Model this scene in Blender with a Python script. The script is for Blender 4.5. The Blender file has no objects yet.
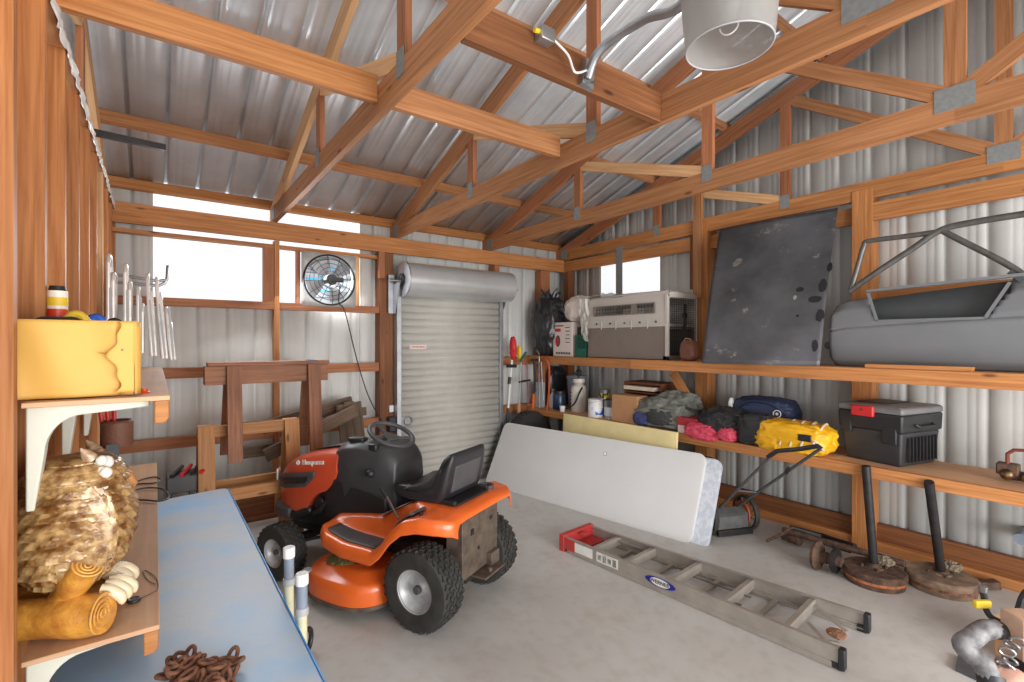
import bpy, bmesh, math, random
from mathutils import Vector, Matrix, noise
random.seed(7)
sc = bpy.context.scene
COL = sc.collection
PI = math.pi
# ---------------------------------------------------------------- camera model (used to solve positions on real planes)
FP = 485.0; CX = 512.0; CY = 341.5; CH = 1.65
TH = math.atan(357/485); SN = math.sin(TH); CS = math.cos(TH)
def ray(x, y):
    u = (x-CX)/FP
    return Vector((SN+CS*u, CS-SN*u, (CY-y)/FP))
EYE = Vector((0, 0, CH))
def onX(x, y, X): r = ray(x, y); return EYE+r*(X/r.x)
def onY(x, y, Y): r = ray(x, y); return EYE+r*(Y/r.y)
def onZ(x, y, z): r = ray(x, y); return EYE+r*((z-CH)/r.z)

# ---------------------------------------------------------------- mesh builder
def frame_for(d, up=Vector((0, 0, 1))):
    d = d.normalized()
    if abs(d.dot(up)) > 0.98: up = Vector((1, 0, 0)) if abs(d.x) < .9 else Vector((0, 1, 0))
    s = d.cross(up).normalized(); u = s.cross(d).normalized()
    return d, s, u
class MB:
    def __init__(self):
        self.bm = bmesh.new(); self.uv = self.bm.loops.layers.uv.new('UVMap')
    def _v(self, p): return self.bm.verts.new(p)
    def _f(self, vs, uvs=None, smooth=False):
        try: f = self.bm.faces.new(vs)
        except ValueError: return None
        f.smooth = smooth
        if uvs:
            for l, q in zip(f.loops, uvs): l[self.uv].uv = q
        return f
    def hexa(self, c8, L=None):
        """8 corners: 4 at start (ring), 4 at end (ring); UV runs along length"""
        vs = [self._v(c) for c in c8]
        a = Vector(c8[0]); L = (Vector(c8[4])-a).length
        w = (Vector(c8[1])-a).length; h = (Vector(c8[3])-a).length
        o = random.uniform(0, 50); q = random.uniform(0, 50)
        per = [0, w, w+h, 2*w+h, 2*w+2*h]
        for i in range(4):
            j = (i+1) % 4
            self._f([vs[i], vs[j], vs[4+j], vs[4+i]], [(o, q+per[i]), (o, q+per[i+1]), (o+L, q+per[i+1]), (o+L, q+per[i])])
        self._f([vs[3], vs[2], vs[1], vs[0]], [(o, q), (o, q+w), (o+.02, q+w), (o+.02, q)])
        self._f([vs[4], vs[5], vs[6], vs[7]], [(o, q), (o, q+w), (o+.02, q+w), (o+.02, q)])
        return self
    def board(self, p0, p1, w, h, up=(0, 0, 1)):
        """w across, h along up; p0,p1 = centreline ends"""
        p0 = Vector(p0); p1 = Vector(p1)
        d, s, u = frame_for(p1-p0, Vector(up))
        c = []
        for p in (p0, p1):
            for a, b in ((-1, -1), (1, -1), (1, 1), (-1, 1)):
                c.append(p+s*(a*w/2)+u*(b*h/2))
        return self.hexa(c)
    def box(self, c, s, rz=0, rot=None):
        c = Vector(c); sx, sy, sz = s
        R = rot if rot is not None else Matrix.Rotation(rz, 3, 'Z')
        ax = max(range(3), key=lambda i: s[i])
        o = [(0, 1, 2), (1, 2, 0), (2, 0, 1)][ax]
        pts = []
        for t in (-1, 1):
            for a, b in ((-1, -1), (1, -1), (1, 1), (-1, 1)):
                v = [0, 0, 0]; v[o[0]] = t*s[o[0]]/2; v[o[1]] = a*s[o[1]]/2; v[o[2]] = b*s[o[2]]/2
                pts.append(c+R @ Vector(v))
        return self.hexa(pts)
    def bb(self, x0, x1, y0, y1, z0, z1):
        return self.box(((x0+x1)/2, (y0+y1)/2, (z0+z1)/2), (abs(x1-x0), abs(y1-y0), abs(z1-z0)))
    def tube(self, pts, r, n=10, closed=False, caps=True):
        pts = [Vector(p) for p in pts]; m = len(pts)
        rs = r if isinstance(r, (list, tuple)) else [r]*m
        rings = []; prev = None; L = 0
        for i, p in enumerate(pts):
            if closed: d = pts[(i+1) % m]-pts[i-1]
            else: d = pts[min(i+1, m-1)]-pts[max(i-1, 0)]
            if d.length < 1e-9: d = Vector((0, 0, 1))
            d.normalize()
            if prev is None: _, s, u = frame_for(d)
            else:
                s = prev-d*prev.dot(d)
                if s.length < 1e-6: _, s, u = frame_for(d)
                s.normalize(); u = s.cross(d)
            prev = s
            if i: L += (pts[i]-pts[i-1]).length
            rings.append(([self._v(p+s*(rs[i]*math.cos(2*PI*k/n))+u*(rs[i]*math.sin(2*PI*k/n))) for k in range(n)], L))
        rng = range(m) if closed else range(m-1)
        for i in rng:
            (A, la), (B, lb) = rings[i], rings[(i+1) % m]
            for k in range(n):
                j = (k+1) % n
                self._f([A[k], A[j], B[j], B[k]], [(la, k*.01), (la, k*.01+.01), (lb, k*.01+.01), (lb, k*.01)], True)
        if not closed and caps:
            self._f(rings[0][0][::-1]); self._f(rings[-1][0])
        return self
    def lathe(self, prof, o=(0, 0, 0), axis=(0, 0, 1), n=32, smooth=True, sx=1, sy=1):
        o = Vector(o); d, s, u = frame_for(Vector(axis))
        rings = []
        for r, z in prof:
            if r <= 1e-6: rings.append([self._v(o+d*z)])
            else: rings.append([self._v(o+d*z+s*(sx*r*math.cos(2*PI*k/n))+u*(sy*r*math.sin(2*PI*k/n))) for k in range(n)])
        for A, B in zip(rings, rings[1:]):
            for k in range(n):
                j = (k+1) % n
                if len(A) == 1 and len(B) == 1: continue
                if len(A) == 1: self._f([A[0], B[j], B[k]], None, smooth)
                elif len(B) == 1: self._f([A[k], A[j], B[0]], None, smooth)
                else: self._f([A[k], A[j], B[j], B[k]], None, smooth)
        return self
    def cyl(self, p0, p1, r, n=20, r1=None):
        p0 = Vector(p0); p1 = Vector(p1); L = (p1-p0).length
        r1 = r if r1 is None else r1
        d, s, u = frame_for(p1-p0)
        A = [self._v(p0+s*(r*math.cos(2*PI*k/n))+u*(r*math.sin(2*PI*k/n))) for k in range(n)]
        B = [self._v(p1+s*(r1*math.cos(2*PI*k/n))+u*(r1*math.sin(2*PI*k/n))) for k in range(n)]
        for k in range(n):
            j = (k+1) % n
            self._f([A[k], A[j], B[j], B[k]], None, True)
        self._f(A[::-1]); self._f(B)
        return self
    def prism(self, poly, a, b, axis='X', fn=None):
        """poly of 2D pts extruded from a to b along axis (X: pts=(y,z); Y: pts=(x,z); Z: pts=(x,y))"""
        def P(t, q):
            return {'X': (t, q[0], q[1]), 'Y': (q[0], t, q[1]), 'Z': (q[0], q[1], t)}[axis]
        A = [self._v(Vector(P(a, q))) for q in poly]; B = [self._v(Vector(P(b, q))) for q in poly]
        n = len(poly); L = 0
        for i in range(n):
            j = (i+1) % n; e = (Vector(poly[j])-Vector(poly[i])).length
            self._f([A[i], A[j], B[j], B[i]], [(L, 0), (L+e, 0), (L+e, abs(b-a)), (L, abs(b-a))]); L += e
        self._f(A[::-1], [poly[i] for i in range(n)][::-1]); self._f(B, [poly[i] for i in range(n)])
        return self
    def sphere(self, c, r, nu=24, nv=14, s=(1, 1, 1)):
        c = Vector(c); rings = []
        for i in range(nv+1):
            t = PI*i/nv
            if i in (0, nv): rings.append([self._v(c+Vector((0, 0, r*s[2]*math.cos(t))))])
            else: rings.append([self._v(c+Vector((r*s[0]*math.sin(t)*math.cos(2*PI*k/nu), r*s[1]*math.sin(t)*math.sin(2*PI*k/nu), r*s[2]*math.cos(t)))) for k in range(nu)])
        for A, B in zip(rings, rings[1:]):
            for k in range(nu):
                j = (k+1) % nu
                if len(A) == 1: self._f([A[0], B[k], B[j]], None, True)
                elif len(B) == 1: self._f([A[k], B[0], A[j]], None, True)
                else: self._f([A[k], B[k], B[j], A[j]], None, True)
        return self
    def blob(self, c, size, amp=.1, freq=2.5, seed=0, e=.8, nu=72, nv=44, flat=None, ridge=True, R=None, zcut=None):
        """crumpled superellipsoid (bags, cloth heaps)"""
        c = Vector(c); sx, sy, sz = size; off = Vector((seed*7.3, seed*3.1, seed*5.7))
        def sp(v, k): return math.copysign(abs(v)**k, v)
        def pt(t, ph):
            x = sp(math.sin(t), e)*sp(math.cos(ph), e); y = sp(math.sin(t), e)*sp(math.sin(ph), e); z = sp(math.cos(t), e)
            q = Vector((x, y, z))
            if ridge:
                n1 = 1-abs(noise.noise(q*freq+off))*2.2; n2 = 1-abs(noise.noise(q*freq*2.3+off*2))*2.2
                d = amp*(.65*n1+.35*n2-.45)
            else: d = amp*(noise.noise(q*freq+off)+.5*noise.noise(q*freq*2+off))
            q = q*(1+d); v = Vector((q.x*sx/2, q.y*sy/2, q.z*sz/2))
            if zcut is not None: v.z = max(v.z, zcut)
            if flat: v.z = max(v.z, -sz/2*flat)
            if R is not None: v = R @ v
            return self._v(c+v)
        rings = []
        for i in range(nv+1):
            t = PI*i/nv
            rings.append([pt(t, 0)] if i in (0, nv) else [pt(t, 2*PI*k/nu) for k in range(nu)])
        for A, B in zip(rings, rings[1:]):
            for k in range(nu):
                j = (k+1) % nu
                if len(A) == 1: self._f([A[0], B[k], B[j]], None, True)
                elif len(B) == 1: self._f([A[k], B[0], A[j]], None, True)
                else: self._f([A[k], B[k], B[j], A[j]], None, True)
        return self
    def grid(self, fn, nu, nv, smooth=True, thick=0, uvs=1.0):
        """surface fn(u,v)->point"""
        V = [[self._v(Vector(fn(i/nu, j/nv))) for j in range(nv+1)] for i in range(nu+1)]
        for i in range(nu):
            for j in range(nv):
                self._f([V[i][j], V[i+1][j], V[i+1][j+1], V[i][j+1]],
                        [(i/nu*uvs, j/nv*uvs), ((i+1)/nu*uvs, j/nv*uvs), ((i+1)/nu*uvs, (j+1)/nv*uvs), (i/nu*uvs, (j+1)/nv*uvs)], smooth)
        self._solid = thick
        return self
    def torus(self, c, R, r, axis=(0, 0, 1), nR=32, nr=10, sx=1, sy=1, a0=0, a1=2*PI):
        d, s, u = frame_for(Vector(axis)); full = abs(a1-a0-2*PI) < 1e-6
        m = nR if full else nR+1
        pts = [Vector(c)+s*(sx*R*math.cos(a0+(a1-a0)*k/nR))+u*(sy*R*math.sin(a0+(a1-a0)*k/nR)) for k in range(m)]
        return self.tube(pts, r, nr, closed=full)
    def transform(self, M):
        self.bm.transform(M); return self
    def loft(self, rings, caps=True, smooth=True):
        V = [[self._v(Vector(p)) for p in r] for r in rings]
        n = len(V[0])
        for A, B in zip(V, V[1:]):
            for k in range(n):
                j = (k+1) % n; self._f([A[k], A[j], B[j], B[k]], None, smooth)
        if caps: self._f(V[0][::-1], None, False); self._f(V[-1], None, False)
        return self
    def obj(self, name, mat, parent=None, world=True, bevel=0, solid=0, sub=0, sharp=35, seg=2, flat=False):
        """link as one mesh object. world: coordinates given in world space (converted to parent's space)"""
        bm = self.bm
        bmesh.ops.recalc_face_normals(bm, faces=bm.faces[:]) if not getattr(self, 'keepn', False) else None
        me = bpy.data.meshes.new(name); o = bpy.data.objects.new(name, me); COL.objects.link(o)
        if parent is not None:
            o.parent = parent
            if world: bm.transform(wm(parent).inverted())
        elif world:
            xs = [v.co.x for v in bm.verts]; ys = [v.co.y for v in bm.verts]; zs = [v.co.z for v in bm.verts]
            c = Vector(((min(xs)+max(xs))/2, (min(ys)+max(ys))/2, min(zs)))
            bm.transform(Matrix.Translation(-c)); o.location = c
        for f in bm.faces: f.smooth = not flat
        bm.to_mesh(me); bm.free()
        try: me.set_sharp_from_angle(angle=math.radians(sharp))
        except Exception: pass
        for m in (mat if isinstance(mat, (list, tuple)) else [mat]): me.materials.append(m)
        if solid:
            md = o.modifiers.new('s', 'SOLIDIFY'); md.thickness = solid; md.offset = 0
        if bevel:
            md = o.modifiers.new('b', 'BEVEL'); md.width = bevel; md.segments = seg; md.limit_method = 'ANGLE'; md.angle_limit = math.radians(40)
            try: md.harden_normals = False
            except Exception: pass
        if sub:
            md = o.modifiers.new('ss', 'SUBSURF'); md.levels = sub; md.render_levels = sub
        return o
def wm(o):
    M = o.matrix_basis.copy(); p = o.parent
    while p is not None: M = p.matrix_basis @ M; p = p.parent
    return M
def tag(o, label, cat, group=None):
    o['label'] = label; o['category'] = cat
    if group: o['group'] = group
    return o
def thing(name, label, cat, loc=(0, 0, 0), rotz=0, group=None):
    o = bpy.data.objects.new(name, None); COL.objects.link(o); o.empty_display_size = .1
    o.location = loc; o.rotation_euler = (0, 0, rotz)
    return tag(o, label, cat, group)
def struct(o): o['kind'] = 'structure'; return o
def copy_tree(o, parent=None):
    c = o.copy(); COL.objects.link(c); c.parent = parent
    for ch in [x for x in sc.objects if x.parent == o]: copy_tree(ch, c)
    return c
def text_obj(name, s, size, mat, parent, M, extrude=.0006, space=1.0):
    cu = bpy.data.curves.new(name, 'FONT'); cu.body = s; cu.size = size; cu.extrude = extrude; cu.space_character = space
    cu.align_x = 'CENTER'; cu.align_y = 'CENTER'; cu.resolution_u = 3
    t = bpy.data.objects.new(name+'_c', cu); COL.objects.link(t)
    dg = bpy.context.evaluated_depsgraph_get(); me = bpy.data.meshes.new_from_object(t.evaluated_get(dg))
    bpy.data.objects.remove(t); me.name = name
    me.transform(M)
    if parent is not None: me.transform(wm(parent).inverted())
    me.materials.clear(); me.materials.append(mat)
    o = bpy.data.objects.new(name, me); COL.objects.link(o); o.parent = parent
    return o
def plane_M(o, xdir, updir):
    """matrix putting text's x along xdir and its y along updir"""
    x = Vector(xdir).normalized(); y = Vector(updir); y = (y-x*y.dot(x)).normalized(); z = x.cross(y)
    return Matrix.Translation(Vector(o)) @ Matrix((x, y, z)).transposed().to_4x4()

# ---------------------------------------------------------------- materials
def nt(name):
    m = bpy.data.materials.new(name); m.use_nodes = True
    t = m.node_tree; b = t.nodes['Principled BSDF']; return m, t, b
def N(t, ty, **k):
    n = t.nodes.new(ty)
    for a, v in k.items():
        if a in n.inputs: n.inputs[a].default_value = v
        else: setattr(n, a, v)
    return n
def s2l(c):
    """sRGB 0-255 -> linear"""
    return tuple(((v/255)/12.92 if v/255 <= .04045 else ((v/255+.055)/1.055)**2.4) for v in c)+(1,)
def mat(name, c, rough=.5, metal=0, var=.12, vs=6, c2=None, bump=0, bs=60, coat=0, trans=0, alpha=1, emis=0, spec=.5, detail=4, thr=(.35, .65), coords='Object'):
    m, t, b = nt(name)
    c = s2l(c)
    tc = N(t, 'ShaderNodeTexCoord')
    nz = N(t, 'ShaderNodeTexNoise', Scale=vs, Detail=detail, Roughness=.6)
    t.links.new(tc.outputs[coords], nz.inputs['Vector'])
    rp = N(t, 'ShaderNodeValToRGB')
    rp.color_ramp.elements[0].position = thr[0]; rp.color_ramp.elements[1].position = thr[1]
    lo = s2l(c2) if c2 else tuple(v*(1-var) for v in c[:3])+(1,)
    hi = c if c2 else tuple(min(1, v*(1+var)) for v in c[:3])+(1,)
    rp.color_ramp.elements[0].color = lo; rp.color_ramp.elements[1].color = hi
    t.links.new(nz.outputs['Fac'], rp.inputs['Fac']); t.links.new(rp.outputs['Color'], b.inputs['Base Color'])
    b.inputs['Roughness'].default_value = rough; b.inputs['Metallic'].default_value = metal
    b.inputs['Specular IOR Level'].default_value = spec
    if coat: b.inputs['Coat Weight'].default_value = coat; b.inputs['Coat Roughness'].default_value = .1
    if trans: b.inputs['Transmission Weight'].default_value = trans
    if alpha < 1: b.inputs['Alpha'].default_value = alpha
    if emis: b.inputs['Emission Color'].default_value = c; b.inputs['Emission Strength'].default_value = emis
    if bump:
        n2 = N(t, 'ShaderNodeTexNoise', Scale=bs, Detail=3); t.links.new(tc.outputs[coords], n2.inputs['Vector'])
        bp = N(t, 'ShaderNodeBump', Strength=bump, Distance=.01); t.links.new(n2.outputs['Fac'], bp.inputs['Height'])
        t.links.new(bp.outputs['Normal'], b.inputs['Normal'])
    return m
def wood(name, ca, cb, knots=True, rough=.6, gs=1.0, dirt=0):
    """lumber: UV x runs along the grain (metres)"""
    m, t, b = nt(name)
    uv = N(t, 'ShaderNodeTexCoord')
    mp = N(t, 'ShaderNodeMapping'); mp.inputs['Scale'].default_value = (1.2*gs, 34*gs, 1)
    t.links.new(uv.outputs['UV'], mp.inputs['Vector'])
    n1 = N(t, 'ShaderNodeTexNoise', Scale=1.6, Detail=5, Roughness=.6, Distortion=.6); t.links.new(mp.outputs[0], n1.inputs['Vector'])
    rp = N(t, 'ShaderNodeValToRGB'); rp.color_ramp.elements[0].position = .3; rp.color_ramp.elements[1].position = .66
    rp.color_ramp.elements[0].color = s2l(cb); rp.color_ramp.elements[1].color = s2l(ca)
    t.links.new(n1.outputs['Fac'], rp.inputs['Fac'])
    # slow board-to-board and along-board variation
    mp2 = N(t, 'ShaderNodeMapping'); mp2.inputs['Scale'].default_value = (.55, .55, 1); t.links.new(uv.outputs['UV'], mp2.inputs['Vector'])
    n2 = N(t, 'ShaderNodeTexNoise', Scale=1.0, Detail=2); t.links.new(mp2.outputs[0], n2.inputs['Vector'])
    mr = N(t, 'ShaderNodeMapRange'); mr.inputs['From Min'].default_value = .3; mr.inputs['From Max'].default_value = .7
    mr.inputs['To Min'].default_value = .74; mr.inputs['To Max'].default_value = 1.12; t.links.new(n2.outputs['Fac'], mr.inputs['Value'])
    mx = N(t, 'ShaderNodeMix', data_type='RGBA', blend_type='MULTIPLY'); mx.inputs[0].default_value = 1
    t.links.new(rp.outputs['Color'], mx.inputs[6]); t.links.new(mr.outputs[0], mx.inputs[7])
    out = mx.outputs[2]
    if knots:
        mp3 = N(t, 'ShaderNodeMapping'); mp3.inputs['Scale'].default_value = (2.2, 7, 1); t.links.new(uv.outputs['UV'], mp3.inputs['Vector'])
        vo = N(t, 'ShaderNodeTexVoronoi', Scale=1.0); t.links.new(mp3.outputs[0], vo.inputs['Vector'])
        r3 = N(t, 'ShaderNodeValToRGB'); r3.color_ramp.elements[0].position = .045; r3.color_ramp.elements[1].position = .1
        r3.color_ramp.elements[0].color = (.25, .16, .1, 1); r3.color_ramp.elements[1].color = (1, 1, 1, 1)
        t.links.new(vo.outputs['Distance'], r3.inputs['Fac'])
        m3 = N(t, 'ShaderNodeMix', data_type='RGBA', blend_type='MULTIPLY'); m3.inputs[0].default_value = .8
        t.links.new(out, m3.inputs[6]); t.links.new(r3.outputs['Color'], m3.inputs[7]); out = m3.outputs[2]
    if dirt:
        tc = N(t, 'ShaderNodeTexNoise', Scale=3, Detail=5); t.links.new(uv.outputs['Object'], tc.inputs['Vector'])
        r4 = N(t, 'ShaderNodeValToRGB'); r4.color_ramp.elements[0].position = .35; r4.color_ramp.elements[1].position = .6
        r4.color_ramp.elements[0].color = (1-dirt, 1-dirt, 1-dirt, 1); r4.color_ramp.elements[1].color = (1, 1, 1, 1)
        t.links.new(tc.outputs['Fac'], r4.inputs['Fac'])
        m4 = N(t, 'ShaderNodeMix', data_type='RGBA', blend_type='MULTIPLY'); m4.inputs[0].default_value = 1
        t.links.new(out, m4.inputs[6]); t.links.new(r4.outputs['Color'], m4.inputs[7]); out = m4.outputs[2]
    t.links.new(out, b.inputs['Base Color']); b.inputs['Roughness'].default_value = rough
    b.inputs['Specular IOR Level'].default_value = .3
    bp = N(t, 'ShaderNodeBump', Strength=.12, Distance=.003); t.links.new(n1.outputs['Fac'], bp.inputs['Height']); t.links.new(bp.outputs['Normal'], b.inputs['Normal'])
    return m
W = {}
W['lum'] = wood('lumber_orange', (200, 138, 84), (160, 100, 54))
W['lum2'] = wood('lumber_truss', (190, 134, 90), (150, 97, 58))
W['lumr'] = wood('lumber_reddish', (182, 120, 82), (144, 88, 56))
W['pale'] = wood('lumber_pale', (226, 182, 134), (200, 146, 96))
W['stud'] = wood('stud_wood', (196, 132, 80), (154, 92, 48))
W['old'] = wood('weathered_board', (134, 112, 92), (92, 72, 58), dirt=.4)
W['saw'] = wood('sawhorse_brown', (172, 120, 88), (128, 84, 62), dirt=.25)
W['saw2'] = wood('sawhorse_tan', (206, 152, 100), (172, 116, 70))
W['ply'] = wood('plywood', (222, 180, 140), (206, 160, 122), knots=False, gs=.4, dirt=.12)
W['dark'] = wood('dark_timber', (146, 94, 58), (104, 64, 38))
W['osb'] = wood('sheathing', (182, 128, 84), (142, 92, 58), gs=.5)
W['galv'] = mat('galvanised', (176, 180, 184), .38, .85, var=.14, vs=9)
W['gus'] = mat('gusset_steel', (138, 140, 138), .55, .3, var=.1, vs=40)
W['wallm'] = mat('painted_steel_wall', (208, 209, 205), .5, 0, var=.04, vs=3)
W['roofm'] = mat('galvalume_roof', (218, 224, 228), .28, .42, var=.10, vs=2.2, detail=3)
W['slat'] = mat('door_slat_paint', (186, 183, 175), .6, 0, var=.05, vs=4)
W['blk'] = mat('black_plastic', (38, 38, 40), .45, 0, var=.2)
W['blk2'] = mat('satin_black_metal', (46, 44, 44), .5, .3, var=.25, vs=20)
W['steel'] = mat('bare_steel', (150, 150, 150), .35, .9, var=.15, vs=14)
W['alu'] = mat('dusty_aluminium', (166, 158, 148), .5, .35, var=.1, vs=8)
W['rust'] = mat('rusty_iron', (112, 84, 66), .85, .2, c2=(66, 52, 46), vs=22, bump=.4)
W['rust2'] = mat('rusty_chain', (146, 100, 74), .85, .1, c2=(92, 58, 42), vs=30, bump=.3)
W['white'] = mat('white_plastic', (228, 228, 226), .45, 0, var=.03)
W['rub'] = mat('tyre_rubber', (52, 51, 48), .8, 0, var=.25, vs=14, bump=.2)
W['org'] = mat('orange_paint', (238, 108, 42), .32, 0, var=.06, vs=5, coat=.3)
W['hood'] = mat('red_orange_hood', (218, 86, 54), .3, 0, var=.05, vs=5, coat=.4)
W['dgrey'] = mat('dark_grey_plastic', (78, 78, 80), .55, 0, var=.1, vs=10)
W['red'] = mat('red_plastic', (206, 40, 44), .45, 0, var=.1)
W['yel'] = mat('yellow_plastic', (232, 196, 52), .5, 0, var=.06)
W['blue'] = mat('blue_plastic', (38, 92, 190), .45, 0, var=.1)
W['grn'] = mat('green_plastic', (26, 96, 74), .5, 0, var=.15)
W['grey'] = mat('light_grey_plastic', (166, 166, 166), .5, 0, var=.06)
W['card'] = mat('cardboard', (186, 138, 98), .85, 0, var=.08)
W['brass'] = mat('tarnished_brass', (150, 120, 84), .45, .8, c2=(70, 58, 50), vs=30)
# ---------------------------------------------------------------- room geometry constants
XR = 4.54      # inner face of right-hand posts
XS = 4.70      # right wall steel
YB = 4.98      # inner face of rear girts
YS = 5.13      # rear wall steel
XL = -.26      # inner (room side) edge of left studs
RIDGE = .66
def zl(Y): return 2.80+.333*(5-(Y if Y > RIDGE else 2*RIDGE-Y))      # underside of rafters
def corr(mb, map_fn, a0, a1, b0, b1, pitch=.2286, rib=.010, bfn=None, inv=1):
    """corrugated sheet: ribs across 'a', straight along 'b'. map_fn(a,b,h)->point"""
    pr = [(0, 0), (.058, 0), (.064, rib), (.084, rib), (.090, 0), (.125, 0), (.130, .0015), (.140, .0015), (.145, 0), (.172, 0), (.177, .0015), (.187, .0015), (.192, 0)]
    xs = []
    k = math.floor(a0/pitch)
    while k*pitch < a1:
        for x, h in pr:
            X = k*pitch+x
            if a0 < X < a1: xs.append((X, h))
        k += 1
    xs = [(a0, 0)]+xs+[(a1, 0)]
    prev = None
    for X, h in xs:
        t0 = b0(X) if callable(b0) else b0; t1 = b1(X) if callable(b1) else b1
        v = (mb._v(map_fn(X, t0, h*inv)), mb._v(map_fn(X, t1, h*inv)))
        if prev: mb._f([prev[0], v[0], v[1], prev[1]])
        prev = v
# floor
m, t, b = nt('concrete_floor')
tc = N(t, 'ShaderNodeTexCoord')
n1 = N(t, 'ShaderNodeTexNoise', Scale=.9, Detail=7, Roughness=.62); t.links.new(tc.outputs['Object'], n1.inputs['Vector'])
rp = N(t, 'ShaderNodeValToRGB'); rp.color_ramp.elements[0].position = .3; rp.color_ramp.elements[1].position = .66
rp.color_ramp.elements[0].color = s2l((182, 178, 172)); rp.color_ramp.elements[1].color = s2l((202, 200, 196))
t.links.new(n1.outputs['Fac'], rp.inputs['Fac'])
n2 = N(t, 'ShaderNodeTexNoise', Scale=14, Detail=6); t.links.new(tc.outputs['Object'], n2.inputs['Vector'])
r2 = N(t, 'ShaderNodeValToRGB'); r2.color_ramp.elements[0].position = .36; r2.color_ramp.elements[1].position = .52
r2.color_ramp.elements[0].color = (.93, .92, .90, 1); r2.color_ramp.elements[1].color = (1, 1, 1, 1)
t.links.new(n2.outputs['Fac'], r2.inputs['Fac'])
mx = N(t, 'ShaderNodeMix', data_type='RGBA', blend_type='MULTIPLY'); mx.inputs[0].default_value = 1
t.links.new(rp.outputs['Color'], mx.inputs[6]); t.links.new(r2.outputs['Color'], mx.inputs[7])
n3 = N(t, 'ShaderNodeTexNoise', Scale=2.6, Detail=3); t.links.new(tc.outputs['Object'], n3.inputs['Vector'])
r3 = N(t, 'ShaderNodeValToRGB'); r3.color_ramp.elements[0].position = .62; r3.color_ramp.elements[1].position = .74
r3.color_ramp.elements[0].color = (1, 1, 1, 1); r3.color_ramp.elements[1].color = (.88, .81, .72, 1)
t.links.new(n3.outputs['Fac'], r3.inputs['Fac'])
m5 = N(t, 'ShaderNodeMix', data_type='RGBA', blend_type='MULTIPLY'); m5.inputs[0].default_value = .7
t.links.new(mx.outputs[2], m5.inputs[6]); t.links.new(r3.outputs['Color'], m5.inputs[7])
t.links.new(m5.outputs[2], b.inputs['Base Color']); b.inputs['Roughness'].default_value = .55
bp = N(t, 'ShaderNodeBump', Strength=.08, Distance=.01); t.links.new(n2.outputs['Fac'], bp.inputs['Height']); t.links.new(bp.outputs['Normal'], b.inputs['Normal'])
W['conc'] = m
struct(MB().bb(-1.6, XS+.1, -3.6, YS+.1, -.12, 0).obj('floor', W['conc']))
# walls (steel sheets)
WX1 = 1.76; WZ0 = 1.985; WZ1 = 3.0
mb = MB()
fy = lambda a, b, h: Vector((a, YS+h, b))
corr(mb, fy, -1.6, -.014, 0, 3.02); corr(mb, fy, -.014, WX1, 0, WZ0); corr(mb, fy, WX1, 2.30, 0, 3.02)
corr(mb, fy, 2.30, 3.36, 2.1, 3.02); corr(mb, fy, 3.36, XS, 0, 3.02)
wall_back = struct(mb.obj('wall_back', W['wallm'], solid=.002, flat=True))
mb = MB()
fx = lambda a, b, h: Vector((XS+h, a, b))
RW0, RW1, RZ0, RZ1 = 3.50, 4.42, 2.1, 2.66
top = lambda a: zl(a)+.25
corr(mb, fx, -3.6, RW0, 0, top); corr(mb, fx, RW0, RW1, 0, RZ0); corr(mb, fx, RW0, RW1, RZ1, top); corr(mb, fx, RW1, YS, 0, top)
wall_right = struct(mb.obj('wall_right', W['wallm'], solid=.002, flat=True))
# translucent daylight panels
m, t, b = nt('translucent_panel')
b.inputs['Base Color'].default_value = (.35, .37, .4, 1); b.inputs['Roughness'].default_value = .6
b.inputs['Emission Color'].default_value = (.94, .965, 1, 1); b.inputs['Emission Strength'].default_value = .92
W['panel'] = m
mb = MB(); corr(mb, fy, -.014, WX1, WZ0, 3.02, rib=.006); w1 = struct(mb.obj('window_1', W['panel']))
mb = MB(); corr(mb, fx, RW0, RW1, RZ0, RZ1, rib=.006); w2 = struct(mb.obj('window_2', W['panel']))
# slits of daylight at rib tops below the sill
# rear wall framing
def bd(par, name, p0, p1, w, h, m, up=(0, 0, 1)):
    return MB().board(p0, p1, w, h, up).obj(name, m, par)
def hb(par, x0, x1, z0, z1, m, y=YB, t_=.038, name='girt'):
    return MB().bb(x0, x1, y, y+t_, z0, z1).obj(name, m, par)
hb(wall_back, -.3, 1.93, 1.953, 2.02, W['lumr'], YB+.02, .09, 'window_sill')
hb(wall_back, -.3, 1.93, 1.335, 1.425, W['lumr'], YB+.03, .05)
hb(wall_back, -.3, 1.93, .742, .835, W['lumr'], YB+.03, .05)
hb(wall_back, -.3, 2.09, .04, .20, W['dark'], YB+.03, .05)
hb(wall_back, -.3, 2.09, 0, .04, W['dark'], YB-.01, .14)
hb(wall_back, 3.5, XS, 1.348, 1.451, W['lumr'], YB+.04, .05)
hb(wall_back, 3.5, XS, .731, .833, W['lumr'], YB+.04, .05)
hb(wall_back, 3.5, XS, .0, .14, W['lumr'], YB+.04, .05)
hb(wall_back, -.3, XR, 2.602, 2.765, W['lum'], YB-.02, .038, 'header_beam')
hb(wall_back, -.3, 1.93, 2.535, 2.565, W['lum'], YB+.03, .09, 'window_head')
MB().bb(.905, .948, YB+.012, YB+.11, 0, 2.6).obj('post', W['lum'], wall_back)
MB().bb(.815, .905, YB+.03, YB+.10, 2.02, 2.535).obj('post', W['lumr'], wall_back)
MB().bb(1.105, 1.14, YB+.05, YB+.1, 2.02, 2.535).obj('post', W['lumr'], wall_back)
MB().bb(1.68, 1.72, YB+.05, YB+.1, 2.02, 2.535).obj('post', W['pale'], wall_back)
MB().bb(1.925, 2.07, YB, YB+.14, 0, 2.6).obj('post', W['dark'], wall_back)
MB().bb(1.90, 1.96, YB-.04, YB, 2.32, 2.6).obj('block', W['lumr'], wall_back)
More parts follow.
